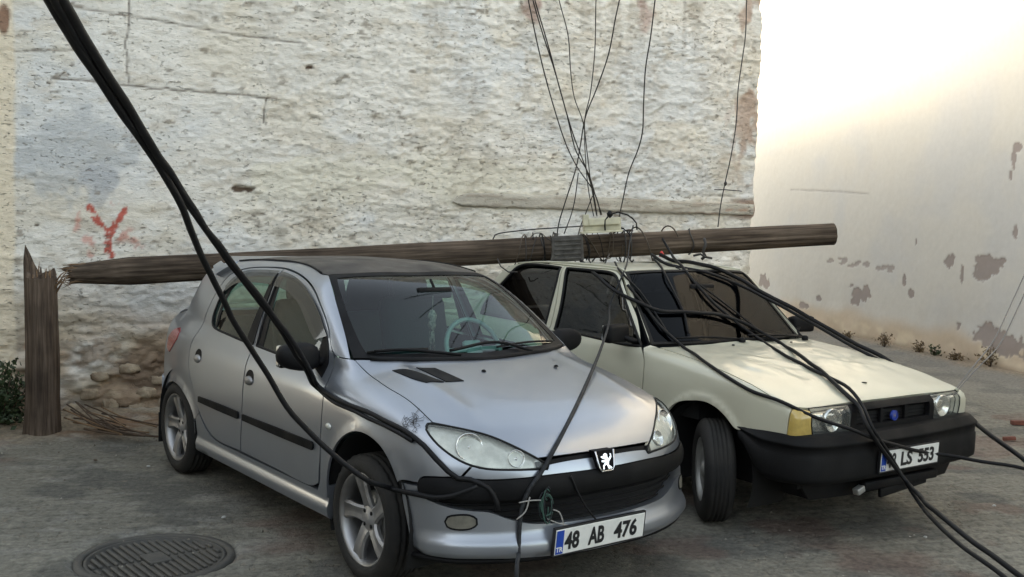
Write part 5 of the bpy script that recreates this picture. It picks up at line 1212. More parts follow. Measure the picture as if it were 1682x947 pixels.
# stump
stp = empty('pole_stump', (-3.458, 7.62, -.05), R(0), 'upright broken stump of the snapped wooden pole, left of the silver hatchback', 'pole stump')
def stop_(A):
    h = -.14+.09*(fbm(np.cos(A)*3, np.sin(A)*3, 1, 3)-.5)*2
    h = h+.26*np.exp(-((((A-R(190)+math.pi) % (2*math.pi))-math.pi)/.38)**2)+.10*np.exp(-((((A-R(215)+math.pi) % (2*math.pi))-math.pi)/.2)**2)
    h = h+.035*np.sign(np.sin(A*17))*vnoise(A*9, 2.)
    return h
V, F = log_mesh(1.36, .118, .112, 90, 72, 3, topf=stop_); V = [(x*(1+.16*math.exp(-z/.22))+.010*math.sin(z*3.1), y*(1+.16*math.exp(-z/.22)), z) for x, y, z in V]; mesh_obj('stump_shaft', V, F, 'stump_wood', stp)
rr = random.Random(3)
for i in range(15):
    a = rr.random()*2*math.pi; r = .03+.07*rr.random(); x, y = r*math.cos(a), r*math.sin(a); h = 1.16; L = .05+.10*rr.random()
    if x < -.03: L += .12*rr.random()
    tube('splinter', [(x, y, h-.06), (x+.004*rr.uniform(-1, 1), y, h+L*.5), (x+.02*rr.uniform(-1, 1), y+.01, h+L)], .012, 'splinter', stp, 5, taper=lambda t: .010*(1-t)+.0012)
for i in range(7): tube('splinter', [(.09, .0+.02*rr.uniform(-1, 1), 1.20-.02*i), (.14+.02*i*.3, 0, 1.22+.03*rr.uniform(-1, 1)), (.19+.05*rr.random(), .0, 1.22+.08*rr.uniform(-1, 1))], .006, 'splinter', stp, 5, taper=lambda t: .007*(1-t)+.001)
# fallen pole
PA, PB = Vector((-3.20, 7.70, 1.205)), Vector((2.505, 8.165, 1.645))
fp = bpy.data.objects.new('fallen_pole', None); COL.objects.link(fp); fp.location = PA; fp.rotation_euler = (PB-PA).to_track_quat('Z', 'Y').to_euler(); fp.empty_display_size = .2
tag(fp, 'snapped wooden utility pole lying across the roofs of both parked cars', 'utility pole')
PL = (PB-PA).length
def spb(A): return .02+.07*vnoise(A*4, 3.)+.05*np.sign(np.sin(A*13))*vnoise(A*7, 5.)
V, F = log_mesh(PL, .104, .088, 260, 64, 8, botf=spb)
V = [(x*(1-.30*max(0, 1-z/.35)), y*(1-.30*max(0, 1-z/.35)), z) for x, y, z in V]
mesh_obj('pole_shaft', V, F, 'pole_wood', fp)
for i in range(34):
    a = rr.random()*2*math.pi; r = .02+.05*rr.random(); x, y = r*math.cos(a), r*math.sin(a); L = .05+.13*rr.random()
    tube('splinter', [(x, y, .08), (x*1.1, y*1.1, -L*.5), (x*1.3+.02*rr.uniform(-1, 1), y*1.3+.02*rr.uniform(-1, 1), -L)], .01, 'splinter', fp, 5, taper=lambda t: .008*(1-t)+.0012)
inv = fp.rotation_euler.to_matrix().inverted()
def pl(P): return tuple(inv @ (Vector(P)-PA))
def world_box(name, c, s, mat, bev, rot=None, parent=fp):
    V, F = box_data(c, s, bev, rot); return mesh_obj(name, [pl(v) for v in V], F, mat, parent, smooth=False)
rp = Matrix.Rotation(R(4), 3, 'Z') @ Matrix.Rotation(R(-4.5), 3, 'Y')
jb = world_box('junction_box', (.66, 7.835, 1.672), (.275, .14, .10), 'box_cream', .012, rp)
world_box('box_lid', (.67, 7.76, 1.694), (.235, .05, .052), 'box_cream', .010, rp, jb); world_box('box_lip', (.65, 7.78, 1.618), (.31, .16, .014), 'box_cream', .004, rp, jb); world_box('box_lug', (.535, 7.76, 1.70), (.045, .05, .085), 'box_cream', .008, rp, jb)
br = world_box('bracket', (.405, 7.735, 1.485), (.235, .03, .19), 'bracket_metal', .006, rp)
for k in range(5): world_box('bracket_slat', (.405, 7.712, 1.415+.034*k), (.20, .014, .012), 'bracket_metal', .002, rp, br)
world_box('bracket_arm', (.305, 7.74, 1.47), (.03, .05, .26), 'bracket_metal', .004, Matrix.Rotation(R(6), 3, 'Y'), br)
for c in (PA.lerp(PB, .66), PA.lerp(PB, .80), PA.lerp(PB, .60)):
    d = (PB-PA).normalized(); u_ = d.orthogonal().normalized(); v_ = d.cross(u_)
    tube('pole_band', [pl(c+(u_*math.cos(t)+v_*math.sin(t))*.099+d*.01*math.sin(3*t)) for t in np.linspace(0, 2*math.pi, 25)[:-1]], .006, 'wire_dark', fp, 6, closed=True)
hk = tube('iron_hook', [pl(p) for p in [(1.44, 7.86, 1.585), (1.445, 7.82, 1.54), (1.43, 7.83, 1.485), (1.45, 7.83, 1.455), (1.42, 7.83, 1.43)]], .012, 'wire_dark', fp, 6, curve=.02)
tube('hook_claw', [pl(p) for p in [(1.36, 7.84, 1.455), (1.41, 7.82, 1.47), (1.44, 7.82, 1.45), (1.50, 7.84, 1.44)]], .009, 'wire_dark', fp, 6)
# tangle of thin wires wound round the pole
d = (PB-PA).normalized(); u_ = d.orthogonal().normalized(); v_ = d.cross(u_)
def around(t0, t1, turns, rad, ph, jit, n=40):
    out = []
    for i in range(n):
        f = i/(n-1); c = PA.lerp(PB, t0+(t1-t0)*f); a = ph+turns*2*math.pi*f; rr_ = rad*(1+jit*(float(vnoise(f*6, ph*3.))-.4)); out.append(c+(u_*math.cos(a)+v_*math.sin(a))*rr_)
    return out
for i in range(16):
    t0 = .555+.17*rr.random(); t1 = t0+rr.uniform(-.07, .09); P = around(t0, t1, rr.choice([.6, 1, 1.5, 2.2]), .108+.012*rr.random(), rr.random()*6, .5)
    tube('wire_wrap', [pl(p) for p in P], rr.choice([.0035, .0045, .006]), rr.choice(['wire_dark', 'cable_black', 'wire_rust', 'wire_dark']), fp, 5)

# ------------------------------------------------------------------ cables
CAB = {
 'P':(0.0112, [(-0.835, 1.781, 2.101), (-0.9, 2.03, 2.076), (-0.964, 2.522, 1.929), (-0.992, 2.914, 1.799), (-0.997, 3.108, 1.7), (-1.024, 3.447, 1.514), (-1.021, 3.735, 1.327), (-0.949, 3.951, 1.1), (-0.832, 4.077, 0.867), (-0.672, 4.145, 0.689), (-0.572, 4.141, 0.628), (-0.499, 4.421, 0.509), (-0.373, 4.316, 0.516), (-0.295, 4.289, 0.513), (-0.217, 4.275, 0.531), (-0.155, 4.276, 0.556), (-0.119, 4.28, 0.575)]),
 'Q':(0.0112, [(-0.813, 1.781, 2.102), (-0.882, 2.03, 2.077), (-0.943, 2.522, 1.94), (-0.975, 2.914, 1.804), (-0.999, 3.159, 1.72), (-1.001, 3.697, 1.505), (-0.972, 4.135, 1.306), (-0.933, 4.688, 1.02), (-0.929, 4.843, 0.936), (-0.928, 5.005, 0.854), (-0.841, 4.89, 0.828), (-0.742, 4.761, 0.81), (-0.64, 4.64, 0.802), (-0.552, 4.542, 0.788), (-0.463, 4.447, 0.769), (-0.399, 4.383, 0.746), (-0.353, 4.347, 0.72), (-0.299, 4.311, 0.673), (-0.247, 4.289, 0.628), (-0.206, 4.281, 0.602), (-0.156, 4.281, 0.6), (-0.114, 4.282, 0.583), (-0.08, 4.285, 0.564), (-0.056, 4.287, 0.533), (-0.04, 4.29, 0.497), (-0.034, 4.288, 0.464)]),
 'Q2':(0.0095, [(-0.811, 1.751, 2.094), (-0.885, 2.01, 2.072), (-0.957, 2.483, 1.95), (-0.984, 2.895, 1.81), (-1.005, 3.179, 1.709), (-1.01, 3.716, 1.495), (-0.986, 4.154, 1.299), (-0.954, 4.707, 1.012), (-0.949, 4.843, 0.936), (-0.951, 5.025, 0.847), (-0.862, 4.907, 0.811), (-0.755, 4.767, 0.793), (-0.651, 4.641, 0.783), (-0.56, 4.537, 0.771), (-0.468, 4.437, 0.751), (-0.407, 4.378, 0.73)]),
 'R':(0.01, [(0.896, 7.816, 1.67), (0.85, 7.607, 1.537), (0.812, 7.35, 1.433), (0.713, 6.752, 1.343), (0.643, 6.678, 1.188), (0.578, 6.125, 1.093), (0.477, 5.518, 0.993), (0.369, 5.021, 0.884), (0.263, 4.598, 0.779), (0.194, 4.43, 0.687), (0.142, 4.358, 0.61), (0.095, 4.322, 0.55), (0.067, 4.311, 0.475), (0.058, 4.299, 0.354), (0.058, 4.292, 0.288), (0.048, 3.971, 0.324), (0.05, 3.985, 0.15), (0.06, 3.95, 0.015)]),
 'Ba':(0.012, [(0.502, 7.598, 1.403), (0.57, 6.903, 1.329), (0.655, 6.723, 1.248), (0.778, 6.596, 1.195), (0.936, 6.599, 1.137), (1.147, 6.694, 1.126), (1.367, 6.799, 1.099), (1.585, 6.865, 1.026), (1.724, 6.864, 0.953), (1.765, 6.346, 0.909), (1.803, 5.957, 0.854), (1.836, 5.662, 0.791), (1.881, 5.553, 0.734), (1.881, 5.403, 0.653), (2.005, 5.476, 0.504), (2.145, 5.525, 0.344), (1.971, 4.678, 0.4), (2.006, 4.374, 0.355), (2.068, 4.02, 0.307), (2.2, 3.5, 0.12), (2.5, 2.9, 0.015), (3.2, 2.2, 0.012)]),
 'Bb':(0.01, [(0.744, 6.686, 1.288), (0.837, 6.605, 1.179), (0.944, 6.496, 1.037), (1.042, 6.436, 0.949), (1.112, 6.048, 0.905), (1.197, 5.769, 0.854), (1.319, 5.562, 0.795), (1.464, 5.395, 0.755), (1.638, 5.387, 0.684), (1.793, 5.366, 0.639), (1.954, 5.453, 0.573), (2.221, 5.634, 0.488), (2.439, 5.792, 0.431), (2.591, 5.632, 0.434), (2.825, 5.53, 0.411), (3.3, 5.35, 0.2), (3.8, 5.2, 0.015), (4.6, 5.1, 0.012)]),
 'Bc':(0.014, [(1.064, 7.502, 1.466), (1.171, 7.608, 1.425), (1.377, 7.241, 1.402), (1.597, 7.227, 1.309), (1.746, 6.884, 1.209), (1.978, 6.827, 1.094), (2.234, 6.768, 0.955), (2.398, 6.712, 0.87), (2.679, 6.651, 0.696), (2.856, 6.542, 0.555), (2.887, 6.136, 0.476), (2.926, 5.729, 0.39), (2.97, 5.2, 0.2), (3.1, 4.7, 0.015), (3.5, 4.0, 0.012)]),
 'Bc2':(0.011, [(0.999, 7.502, 1.464), (1.082, 7.159, 1.409), (1.332, 7.116, 1.365), (1.574, 7.176, 1.278), (1.734, 6.833, 1.188), (1.964, 6.775, 1.067), (2.218, 6.716, 0.925), (2.381, 6.66, 0.845), (2.6, 6.652, 0.722)]),
 'Bd':(0.01, [(1.103, 7.71, 1.577), (1.146, 7.553, 1.479), (1.159, 7.113, 1.401), (1.243, 6.94, 1.276), (1.355, 6.862, 1.151), (1.514, 6.827, 1.033), (1.625, 6.813, 0.959), (1.673, 6.354, 0.913), (1.756, 6.047, 0.868), (1.831, 5.873, 0.836), (1.875, 5.701, 0.809), (1.911, 5.578, 0.738), (1.927, 5.441, 0.64), (2.05, 5.508, 0.478), (2.166, 5.516, 0.307), (1.949, 4.676, 0.372), (1.954, 4.373, 0.341), (1.996, 4.02, 0.307), (2.15, 3.5, 0.1), (2.4, 2.8, 0.015), (2.9, 2.0, 0.012)]),
 'Be':(0.008, [(1.008, 7.4, 1.437), (1.015, 6.895, 1.352), (1.067, 6.779, 1.228), (1.115, 6.658, 1.1), (1.124, 6.55, 1.002)]),
 'Bf':(0.007, [(1.113, 7.083, 1.398), (1.266, 6.968, 1.281), (1.428, 6.937, 1.165), (1.581, 6.906, 1.05), (1.715, 6.88, 0.952)]),
 'Bg':(0.007, [(0.717, 7.298, 1.411), (0.716, 6.783, 1.359), (0.823, 6.682, 1.248), (0.922, 6.567, 1.104), (0.99, 6.474, 0.991)]),
 'W1':(0.0045, [(-0.055, 6.838, 3.607), (0.058, 7.11, 3.165), (0.149, 7.304, 2.838), (0.247, 7.467, 2.544), (0.371, 7.629, 2.235), (0.459, 7.705, 2.085), (0.579, 7.781, 1.932), (0.625, 7.823, 1.843), (0.653, 7.871, 1.743)]),
 'W2':(0.0045, [(-0.062, 6.838, 3.607), (0.089, 7.11, 3.165), (0.161, 7.227, 2.973), (0.257, 7.361, 2.738), (0.358, 7.515, 2.457), (0.442, 7.648, 2.199), (0.541, 7.724, 2.048), (0.602, 7.8, 1.893), (0.663, 7.871, 1.744)]),
 'W3':(0.0045, [(-0.052, 6.838, 3.607), (0.102, 7.11, 3.166), (0.212, 7.283, 2.874), (0.313, 7.445, 2.582), (0.415, 7.588, 2.311), (0.518, 7.701, 2.086), (0.591, 7.795, 1.892), (0.627, 7.87, 1.732)]),
 'W4':(0.0035, [(0.122, 6.736, 3.583), (0.261, 7.009, 3.149), (0.334, 7.152, 2.946), (0.368, 7.304, 2.715), (0.403, 7.402, 2.56), (0.475, 7.5, 2.401), (0.519, 7.619, 2.199), (0.565, 7.747, 1.97), (0.622, 7.871, 1.743)]),
 'W5':(0.0035, [(0.474, 6.635, 3.563), (0.498, 6.908, 3.134), (0.518, 7.151, 2.824), (0.507, 7.344, 2.556), (0.485, 7.428, 2.433), (0.503, 7.584, 2.196), (0.547, 7.751, 1.93), (0.602, 7.87, 1.732)]),
 'W6':(0.0045, [(0.717, 6.737, 3.599), (0.661, 7.01, 3.16), (0.646, 7.068, 3.064), (0.617, 7.203, 2.835), (0.551, 7.327, 2.611), (0.488, 7.423, 2.432), (0.463, 7.528, 2.23), (0.443, 7.603, 2.079), (0.386, 7.707, 1.864), (0.336, 7.801, 1.664), (0.326, 7.858, 1.541)]),
 'W7':(0.0045, [(0.9, 6.738, 3.604), (0.897, 7.01, 3.166), (0.894, 7.156, 2.944), (0.882, 7.271, 2.761), (0.893, 7.405, 2.536), (0.905, 7.519, 2.338), (0.887, 7.581, 2.226), (0.834, 7.673, 2.054), (0.81, 7.765, 1.877), (0.792, 7.836, 1.737), (0.787, 7.866, 1.676)]),
 'W8':(0.0045, [(1.723, 8.066, 4.001), (1.788, 8.332, 3.466), (1.79, 8.33, 3.193), (1.772, 8.329, 3.002), (1.749, 8.327, 2.769), (1.744, 8.325, 2.513), (1.715, 8.322, 2.257), (1.676, 8.32, 2.042), (1.645, 8.319, 1.848), (1.63, 8.317, 1.676)]),
 'W9':(0.004, [(0.468, 7.74, 2.047), (0.453, 7.827, 1.849), (0.432, 7.821, 1.747), (0.379, 7.811, 1.594)]),
 'W10':(0.004, [(0.577, 7.729, 1.88), (0.534, 7.771, 1.75), (0.499, 7.814, 1.648), (0.485, 7.81, 1.587)]),
 'arc':(0.006, [(0.682, 7.732, 1.613), (0.677, 7.738, 1.703), (0.712, 7.741, 1.75), (0.772, 7.742, 1.766), (0.845, 7.761, 1.748), (0.917, 7.797, 1.689), (0.923, 7.794, 1.639)]),
 'arcL':(0.005, [(-0.151, 7.687, 1.54), (-0.136, 7.689, 1.573), (0.013, 7.691, 1.605), (0.261, 7.713, 1.633), (0.511, 7.735, 1.656)]),
 'loopL':(0.005, [(-0.113, 7.598, 1.403), (-0.087, 7.595, 1.346), (-0.029, 7.592, 1.307), (0.037, 7.592, 1.309)]),
 'loopR':(0.005, [(0.543, 7.499, 1.424), (0.59, 7.445, 1.355), (0.626, 7.394, 1.35), (0.696, 7.502, 1.46)]),
 'F1':(0.0045, [(6.7, 10.5, 4.6), (5.4, 9.4, 3.5), (4.4, 8.3, 2.1), (3.772, 7.602, 1.46), (3.57, 7.386, 1.225), (3.242, 6.968, 0.951), (3.034, 6.759, 0.817), (2.902, 6.652, 0.71), (2.7, 6.42, 0.6)]),
 'F2':(0.0045, [(6.7, 10.6, 4.3), (5.5, 9.5, 3.3), (4.45, 8.35, 2.02), (3.796, 7.596, 1.371), (3.603, 7.382, 1.161), (3.331, 7.066, 0.917), (3.111, 6.858, 0.798), (2.936, 6.701, 0.695), (2.72, 6.44, 0.58)]),
}
LAB = {
 'P': ('overhead_cable', 'thick black cable swooping past the rear door to the front wheel of the silver car', 'cable', 'cable_black'),
 'Q': ('overhead_cable', 'thick black cable from the top left bending over the silver wing and headlight', 'cable', 'cable_black'),
 'Q2': ('overhead_cable', 'shorter black cable running beside the bent one, ending on the silver wing before the headlight', 'cable', 'cable_black'),
 'R': ('strap', 'grey strap running from the pole down the silver bonnet to the bumper', 'strap', 'strap_grey'),
 'Ba': ('fallen_cable', 'thickest black cable crossing the windscreen and grille of the cream saloon to the bottom right', 'cable', 'cable_black'),
 'Bb': ('fallen_cable', 'black cable along the near edge of the cream bonnet and over its amber lamp', 'cable', 'cable_black'),
 'Bc': ('fallen_cable', 'thick black cable passing over the far windscreen pillar and behind the cream saloon', 'cable', 'cable_black'),
 'Bc2': ('fallen_cable', 'thinner cable lying just under the one over the far windscreen pillar', 'cable', 'cable_black'),
 'Bd': ('fallen_cable', 'slimmer black cable beside the thickest one on the middle of the cream bonnet', 'cable', 'cable_black'),
 'Be': ('fallen_wire', 'short dark wire hanging down the left of the cream saloon windscreen', 'wire', 'cable_black'),
 'Bf': ('fallen_wire', 'thin dark wire slanting across the middle of the cream saloon windscreen', 'wire', 'cable_black'),
 'Bg': ('fallen_wire', 'thin dark wire crossing the near windscreen pillar of the cream saloon', 'wire', 'cable_black'),
 'W1': ('hanging_wire', 'leftmost long thin wire hanging from above to the cream junction box', 'wire', 'wire_dark'),
 'W2': ('hanging_wire', 'thin wire just right of the leftmost one, dropping to the cream junction box', 'wire', 'wire_dark'),
 'W3': ('hanging_wire', 'third thin wire of the left bundle, dropping to the cream junction box', 'wire', 'wire_dark'),
 'W4': ('hanging_wire', 'faint thin wire that bends halfway down between the left bundle and the middle wires', 'wire', 'wire_dark'),
 'W5': ('hanging_wire', 'straight upright thin wire above the cream junction box', 'wire', 'wire_dark'),
 'W6': ('hanging_wire', 'thin wire slanting from upper right down left to the metal bracket on the pole', 'wire', 'wire_dark'),
 'W7': ('hanging_wire', 'wavy thin wire falling right of the junction box in front of the lintel', 'wire', 'wire_dark'),
 'W8': ('hanging_wire', 'rightmost thin wire with a small knot hanging near the wall corner', 'wire', 'wire_dark'),
 'W9': ('hanging_wire', 'short faint wire ending at the metal bracket on the pole', 'wire', 'wire_dark'),
 'W10': ('hanging_wire', 'short faint wire slanting down left of the cream junction box', 'wire', 'wire_dark'),
 'arc': ('wire_loop', 'dark wire arching over the right side of the cream junction box', 'wire', 'cable_black'),
 'arcL': ('wire_loop', 'dark wire lying along the top of the pole left of the bracket', 'wire', 'wire_dark'),
 'loopL': ('wire_loop', 'dark wire loop hanging under the pole left of the cream saloon roof', 'wire', 'wire_dark'),
 'loopR': ('wire_loop', 'dark wire loop hanging under the pole in front of the cream saloon roof', 'wire', 'wire_dark'),
 'F1': ('guy_wire', 'left one of two faint wires rising beside the wall at the far right', 'wire', 'wire_grey'),
 'F2': ('guy_wire', 'right one of two faint wires rising beside the wall at the far right', 'wire', 'wire_grey'),
}
for k, (r, P) in CAB.items():
    nm, lab, cat, mt = LAB[k]; P = cat_curve(P, .04); hs_ = (len(k)*7+ord(k[-1]))*1.7
    if r > .007 and k != 'R': P = [p+np.array([float(vnoise(i*.27, hs_))-.5, float(vnoise(i*.27, hs_+5))-.5, float(vnoise(i*.27, hs_+9))-.5])*(.007+.3*r) for i, p in enumerate(P)]
    r2 = r
    o = tube(nm, P, r, mt, None, 10 if r > .008 else 6, taper=(lambda t: .0052+.0040*min(1, max(0, (t-.35)/.25))) if k == 'R' else None)
    tag(o, lab, cat, {'W': 'thin wires hanging from above', 'B': 'cables fallen over the cream saloon', 'P': 'cables falling from the top left', 'Q': 'cables falling from the top left'}.get(k[0]) if k not in ('R',) else None)
    if k == 'W8':
        V, F = lathe_data([(0, -.022), (.010, -.012), (.014, 0), (.008, .014), (0, .02)], 8, 'z'); mesh_obj('knot', [(a+1.667, b+8.27, c+2.022) for a, b, c in V], F, 'wire_dark', o)
        tube('knot_tail', [(1.58, 8.27, 1.97), (1.667, 8.27, 1.972), (1.80, 8.28, 1.965)], .004, 'wire_dark', o, 5)
    if k == 'arc':
        V, F = lathe_data([(0, -.03), (.020, -.014), (.024, .004), (.012, .022), (0, .026)], 8, 'z'); mesh_obj('wire_knot', [(a+P[-6][0], b+P[-6][1], c+P[-6][2]) for a, b, c in V], F, 'cable_black', o)
rb = mesh_obj('red_cap', [(a+1.10, b+7.70, c+1.462) for a, b, c in lathe_data([(0, -.02), (.016, -.018), (.02, .0), (.008, .022), (0, .028)], 8, 'z')[0]], lathe_data([(0, -.02), (.016, -.018), (.02, .0), (.008, .022), (0, .028)], 8, 'z')[1], 'red_bit'); tag(rb, 'small red plastic cap caught under the fallen pole', 'cap')

# loose wire tangle on the silver car
def car_w(F, obj, pts, off=.01):
    L = snap(F, pts); L = L+gradn(F, L)*off; c, s = math.cos(obj.rotation_euler.z), math.sin(obj.rotation_euler.z)
    return [(obj.location.x+p[0]*c-p[1]*s, obj.location.y+p[0]*s+p[1]*c, p[2]) for p in L]
rr = random.Random(11)
tg = empty('wire_tangle', car_w(F_A, hatch, [(.745, -.34, .49)], .03)[0], 0, 'knot of loose green and pale wires on the lower grille of the silver hatchback', 'wire tangle')
def tsub(name, pts, r, mt, off=.012): 
    W = car_w(F_A, hatch, pts, off); o0 = tg.location; return tube(name, [(a-o0.x, b-o0.y, c-o0.z) for a, b, c in W], r, mt, tg, 5, curve=.015)
for i in range(7):
    cy = -.335+.015*rr.uniform(-1, 1); cz = .475+.02*rr.uniform(-1, 1); w_ = .018+.014*rr.random(); h_ = .045+.03*rr.random(); ph = rr.random()
    tsub('wire_strand', [(.75, cy+w_*math.cos(t+ph), cz+h_*math.sin(t+ph)) for t in np.linspace(0, 5.6, 12)], .0032, rr.choice(['wire_green', 'wire_green', 'strap_grey']), .02+.02*rr.random())
for P in ([(.74, -.46, .50), (.745, -.41, .505), (.75, -.34, .50)], [(.735, -.47, .43), (.74, -.43, .46), (.745, -.41, .52)], [(.75, -.30, .455), (.75, -.27, .44), (.755, -.255, .40), (.76, -.25, .37)], [(.75, -.33, .42), (.755, -.28, .395), (.76, -.22, .375)], [(.755, -.27, .345), (.76, -.23, .33), (.765, -.19, .328)]):
    tsub('wire_strand', P, .0032, 'wire_pale', .03)
# scribble of fine wire on the wing
sq = empty('fine_wire', car_w(F_A, hatch, [(.30, -.72, .81)], .01)[0], 0, 'scribble of hair-thin wire lying on the wing above the headlight of the silver hatchback', 'wire')
for i in range(11):
    x0 = .25+.10*rr.random(); y0 = -.70+.05*rr.uniform(-1, 1); pts = [(x0, y0, .83)]
    for j in range(5): x0 += .028*rr.uniform(-.4, 1.4); y0 += .03*rr.uniform(-1.3, .8); pts.append((x0, max(y0, -.80), .80))
    W = car_w(F_A, hatch, pts, .005); o0 = sq.location; tube('wire_strand', [(a-o0.x, b-o0.y, c-o0.z) for a, b, c in W], .0011, 'wire_dark', sq, 4, curve=.01)
pc = tube('thin_wire', car_w(F_A, hatch, [(.735, -.20, .58), (.74, -.17, .52), (.75, -.13, .45), (.765, -.08, .39), (.79, -.03, .33), (.80, -.02, .28)], .022), .005, 'cable_black', None, 6, curve=.02); tag(pc, 'thin dark wire hanging over the grille and number plate of the silver hatchback', 'wire')

# ------------------------------------------------------------------ plants and litter
def leaves(name, parent, n, fn, size, mat, seed):
    rg = random.Random(seed); V = []; F = []
    for i in range(n):
        p, dr = fn(rg); s = size*rg.uniform(.5, 1.2); d_ = Vector(dr).normalized(); a = d_.orthogonal().normalized(); a = (Matrix.Rotation(rg.random()*6.3, 3, d_) @ a); b = d_*1.0
        p = Vector(p); k = len(V); V += [tuple(p), tuple(p+b*s*.5+a*s*.32), tuple(p+b*s*1.1+a.cross(b)*s*.15), tuple(p+b*s*.5-a*s*.32)]; F += [(k, k+1, k+2), (k, k+2, k+3)]
    o = mesh_obj(name, V, F, mat, parent, smooth=False); o['kind'] = 'stuff'; return o
bush = empty('bush', (-3.83, 7.78, 0), 0, 'low dark green bush left of the broken pole stump', 'bush')
rg = random.Random(4)
stems = []
for i in range(16):
    a = rg.random()*6.28; t = (math.cos(a)*.24*rg.random(), math.sin(a)*.18*rg.random(), .22+.26*rg.random()); stems.append(t)
    tube('stem', [(0.02*t[0], .02*t[1], 0), (t[0]*.5, t[1]*.5, t[2]*.6), t], .005, 'twig', bush, 5)
def bl(r):
    t = r.choice(stems); f = .25+.8*r.random(); return (t[0]*f+r.gauss(0, .05), t[1]*f+r.gauss(0, .05), max(.01, t[2]*f+r.gauss(0, .04))), (r.uniform(-1, 1), r.uniform(-1, 1), r.uniform(-.2, 1))
leaves('foliage', bush, 1500, bl, .045, 'leaf_dark', 9)
WEED = [(5.40, 14.95, .20, 'dry weed tuft at the foot of the smooth wall, farthest of the row'), (5.63, 14.25, .17, 'ragged brown weed in the middle of the row along the smooth wall'), (5.72, 13.95, .13, 'low green and brown weed beside the middle tuft along the smooth wall'), (5.83, 13.55, .15, 'small weed tuft before the tallest one along the smooth wall'), (6.02, 12.95, .26, 'tallest weed tuft at the right end of the row along the smooth wall'), (5.18, 15.9, .10, 'tiny weed at the foot of the smooth wall just past the cream bonnet')]
for i, (x, y, hh, lab) in enumerate(WEED):
    wd = empty('weed', (x, y, 0), 0, lab, 'weed', 'weeds along the foot of the smooth wall'); rg = random.Random(20+i); ss = []
    for j in range(9):
        a = rg.random()*6.28; t = (math.cos(a)*hh*.7*rg.random(), math.sin(a)*hh*.7*rg.random(), hh*(.4+.7*rg.random())); ss.append(t); tube('stem', [(0, 0, 0), (t[0]*.4, t[1]*.4, t[2]*.6), t], .004, 'twig', wd, 4)
    leaves('foliage', wd, 110, lambda r: ((lambda t, f: ((t[0]*f+r.gauss(0, .03), t[1]*f+r.gauss(0, .03), max(.01, t[2]*f+r.gauss(0, .02))), (r.uniform(-1, 1), r.uniform(-1, 1), r.uniform(0, 1))))(r.choice(ss), .3+.7*r.random())), .04, 'leaf_dry' if i != 2 else 'leaf_dark', 50+i)
db = empty('dead_branch', (-3.05, 7.62, .02), 0, 'heap of dry branches and fronds between the stump and the rear wheel', 'dead branches'); rg = random.Random(8)
for i in range(16):
    y0 = rg.uniform(-.15, .18); z0 = .04+.12*rg.random(); L = .35+.35*rg.random(); x0 = rg.uniform(-.28, -.05)
    tube('branch', [(x0, y0+.12, z0+.16*rg.random()), (x0+L*.5, y0+.05*rg.uniform(-1, 1), z0*.6+.04), (x0+L, y0-.10*rg.random(), .03+.02*rg.random())], .006, rg.choice(['twig', 'splinter', 'twig']), db, 5, curve=.05, taper=None)
for i in range(3): tube('branch', [(-.05+.1*i, -.10, .06), (.15+.1*i, -.16, .045), (.42+.1*i, -.17-.02*i, .035)], .010-.002*i, 'twig', db, 6, curve=.05)
BR = [(4.52, 9.12, .15, .05, .04, 10, 'longer red brick fragment lying at the right edge of the street'), (4.56, 8.90, .10, .05, .03, -12, 'short red brick fragment next to the longer one at the right edge'), (4.25, 8.33, .10, .06, .04, -20, 'red brick lump nearest the camera at the right edge'), (4.10, 8.42, .10, .05, .03, -10, 'flat brown brick fragment beside the nearest red lump')]
for (x, y, a, b, c, rz, lab) in BR:
    bm_ = box_data((0, 0, c/2), (a, b, c), .008, Matrix.Rotation(R(rz), 3, 'Z'), 2); V = [(v[0]+.006*math.sin(v[1]*90), v[1]+.005*math.sin(v[0]*70), v[2]+.004*math.sin(v[0]*50)) for v in bm_[0]]
    o = mesh_obj('brick_fragment', V, bm_[1], 'brick_red', None, smooth=False); o.location = (x, y, .0); tag(o, lab, 'brick', 'brick fragments at the right edge')
rg = random.Random(77)
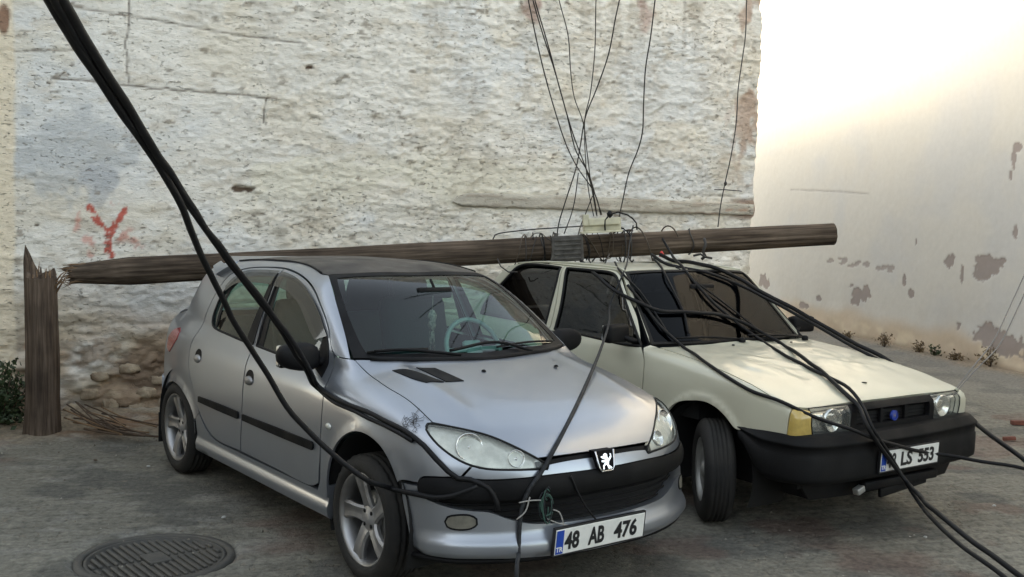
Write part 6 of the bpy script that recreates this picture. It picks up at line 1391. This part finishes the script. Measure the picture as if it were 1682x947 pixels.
LT = [(-2.35, 6.72, 'white paper scrap lying on the paving left of the rear wheel'), (-1.55, 5.62, 'tiny white scrap between the manhole and the sill of the silver hatchback'), (-2.75, 6.85, 'brown dead leaf lying below the stump and branches'), (3.0, 6.3, 'small pale pebble on the ground in front of the cream saloon'), (2.3, 5.6, 'white speck of litter on the ground between the two cars and the camera'), (4.1, 9.6, 'small dark stone on the street right of the cream bumper'), (4.5, 10.2, 'dark pebble farther up the street right of the cream saloon')]
for i, (x, y, lab) in enumerate(LT):
    V, F = lathe_data([(0, -.006), (.011, -.003), (.015, .001), (.009, .006), (0, .007)], 7, 'z'); V = [(a*(1+.4*math.sin(i+b*60)), b*.8, c) for a, b, c in V]
    o = mesh_obj('litter', V, F, 'litter' if ('white' in lab or 'pale' in lab) else 'twig', None, smooth=False); o.location = (x, y, .012); o.rotation_euler = (0, 0, i*1.3); tag(o, lab, 'litter')

# loose grit, plaster crumbs and chips of wood on the ground: far too many to count
def grit():
    rg = np.random.default_rng(3); V = []; F = []
    for i in range(1500):
        if i < 650: x, y = -3.6+3.0*rg.random(), 7.0+.9*rg.random(); y += .36*(x+3.4)
        elif i < 1150: x, y = -3.2+8.2*rg.random(), 4.7+4.5*rg.random()**1.3
        else: t = rg.random(); x, y = 6.05-.9*t+rg.normal()*.10-.12, 12.9+4.3*t
        s = .0035+.007*rg.random()**3; k = len(V); a = rg.random()*6.28
        P = np.array([(1, 0, 0), (-.4, .8, 0), (-.6, -.7, 0), (.1, .1, .9)])*s*(.6+.8*rg.random((4, 3))); c, q = math.cos(a), math.sin(a)
        V += [(x+p[0]*c-p[1]*q, y+p[0]*q+p[1]*c, .004+p[2]) for p in P]; F += [(k, k+1, k+3), (k+1, k+2, k+3), (k+2, k, k+3)]
    o = mesh_obj('grit', V, F, 'grit_mix', None, smooth=False); tag(o, 'loose grit and crumbs of plaster scattered over the paving', 'grit', None, 'stuff')
pm('grit_mix', (.34, .32, .27), .9, col2=(.10, .08, .06), n_scale=2.5, detail=8)
grit()
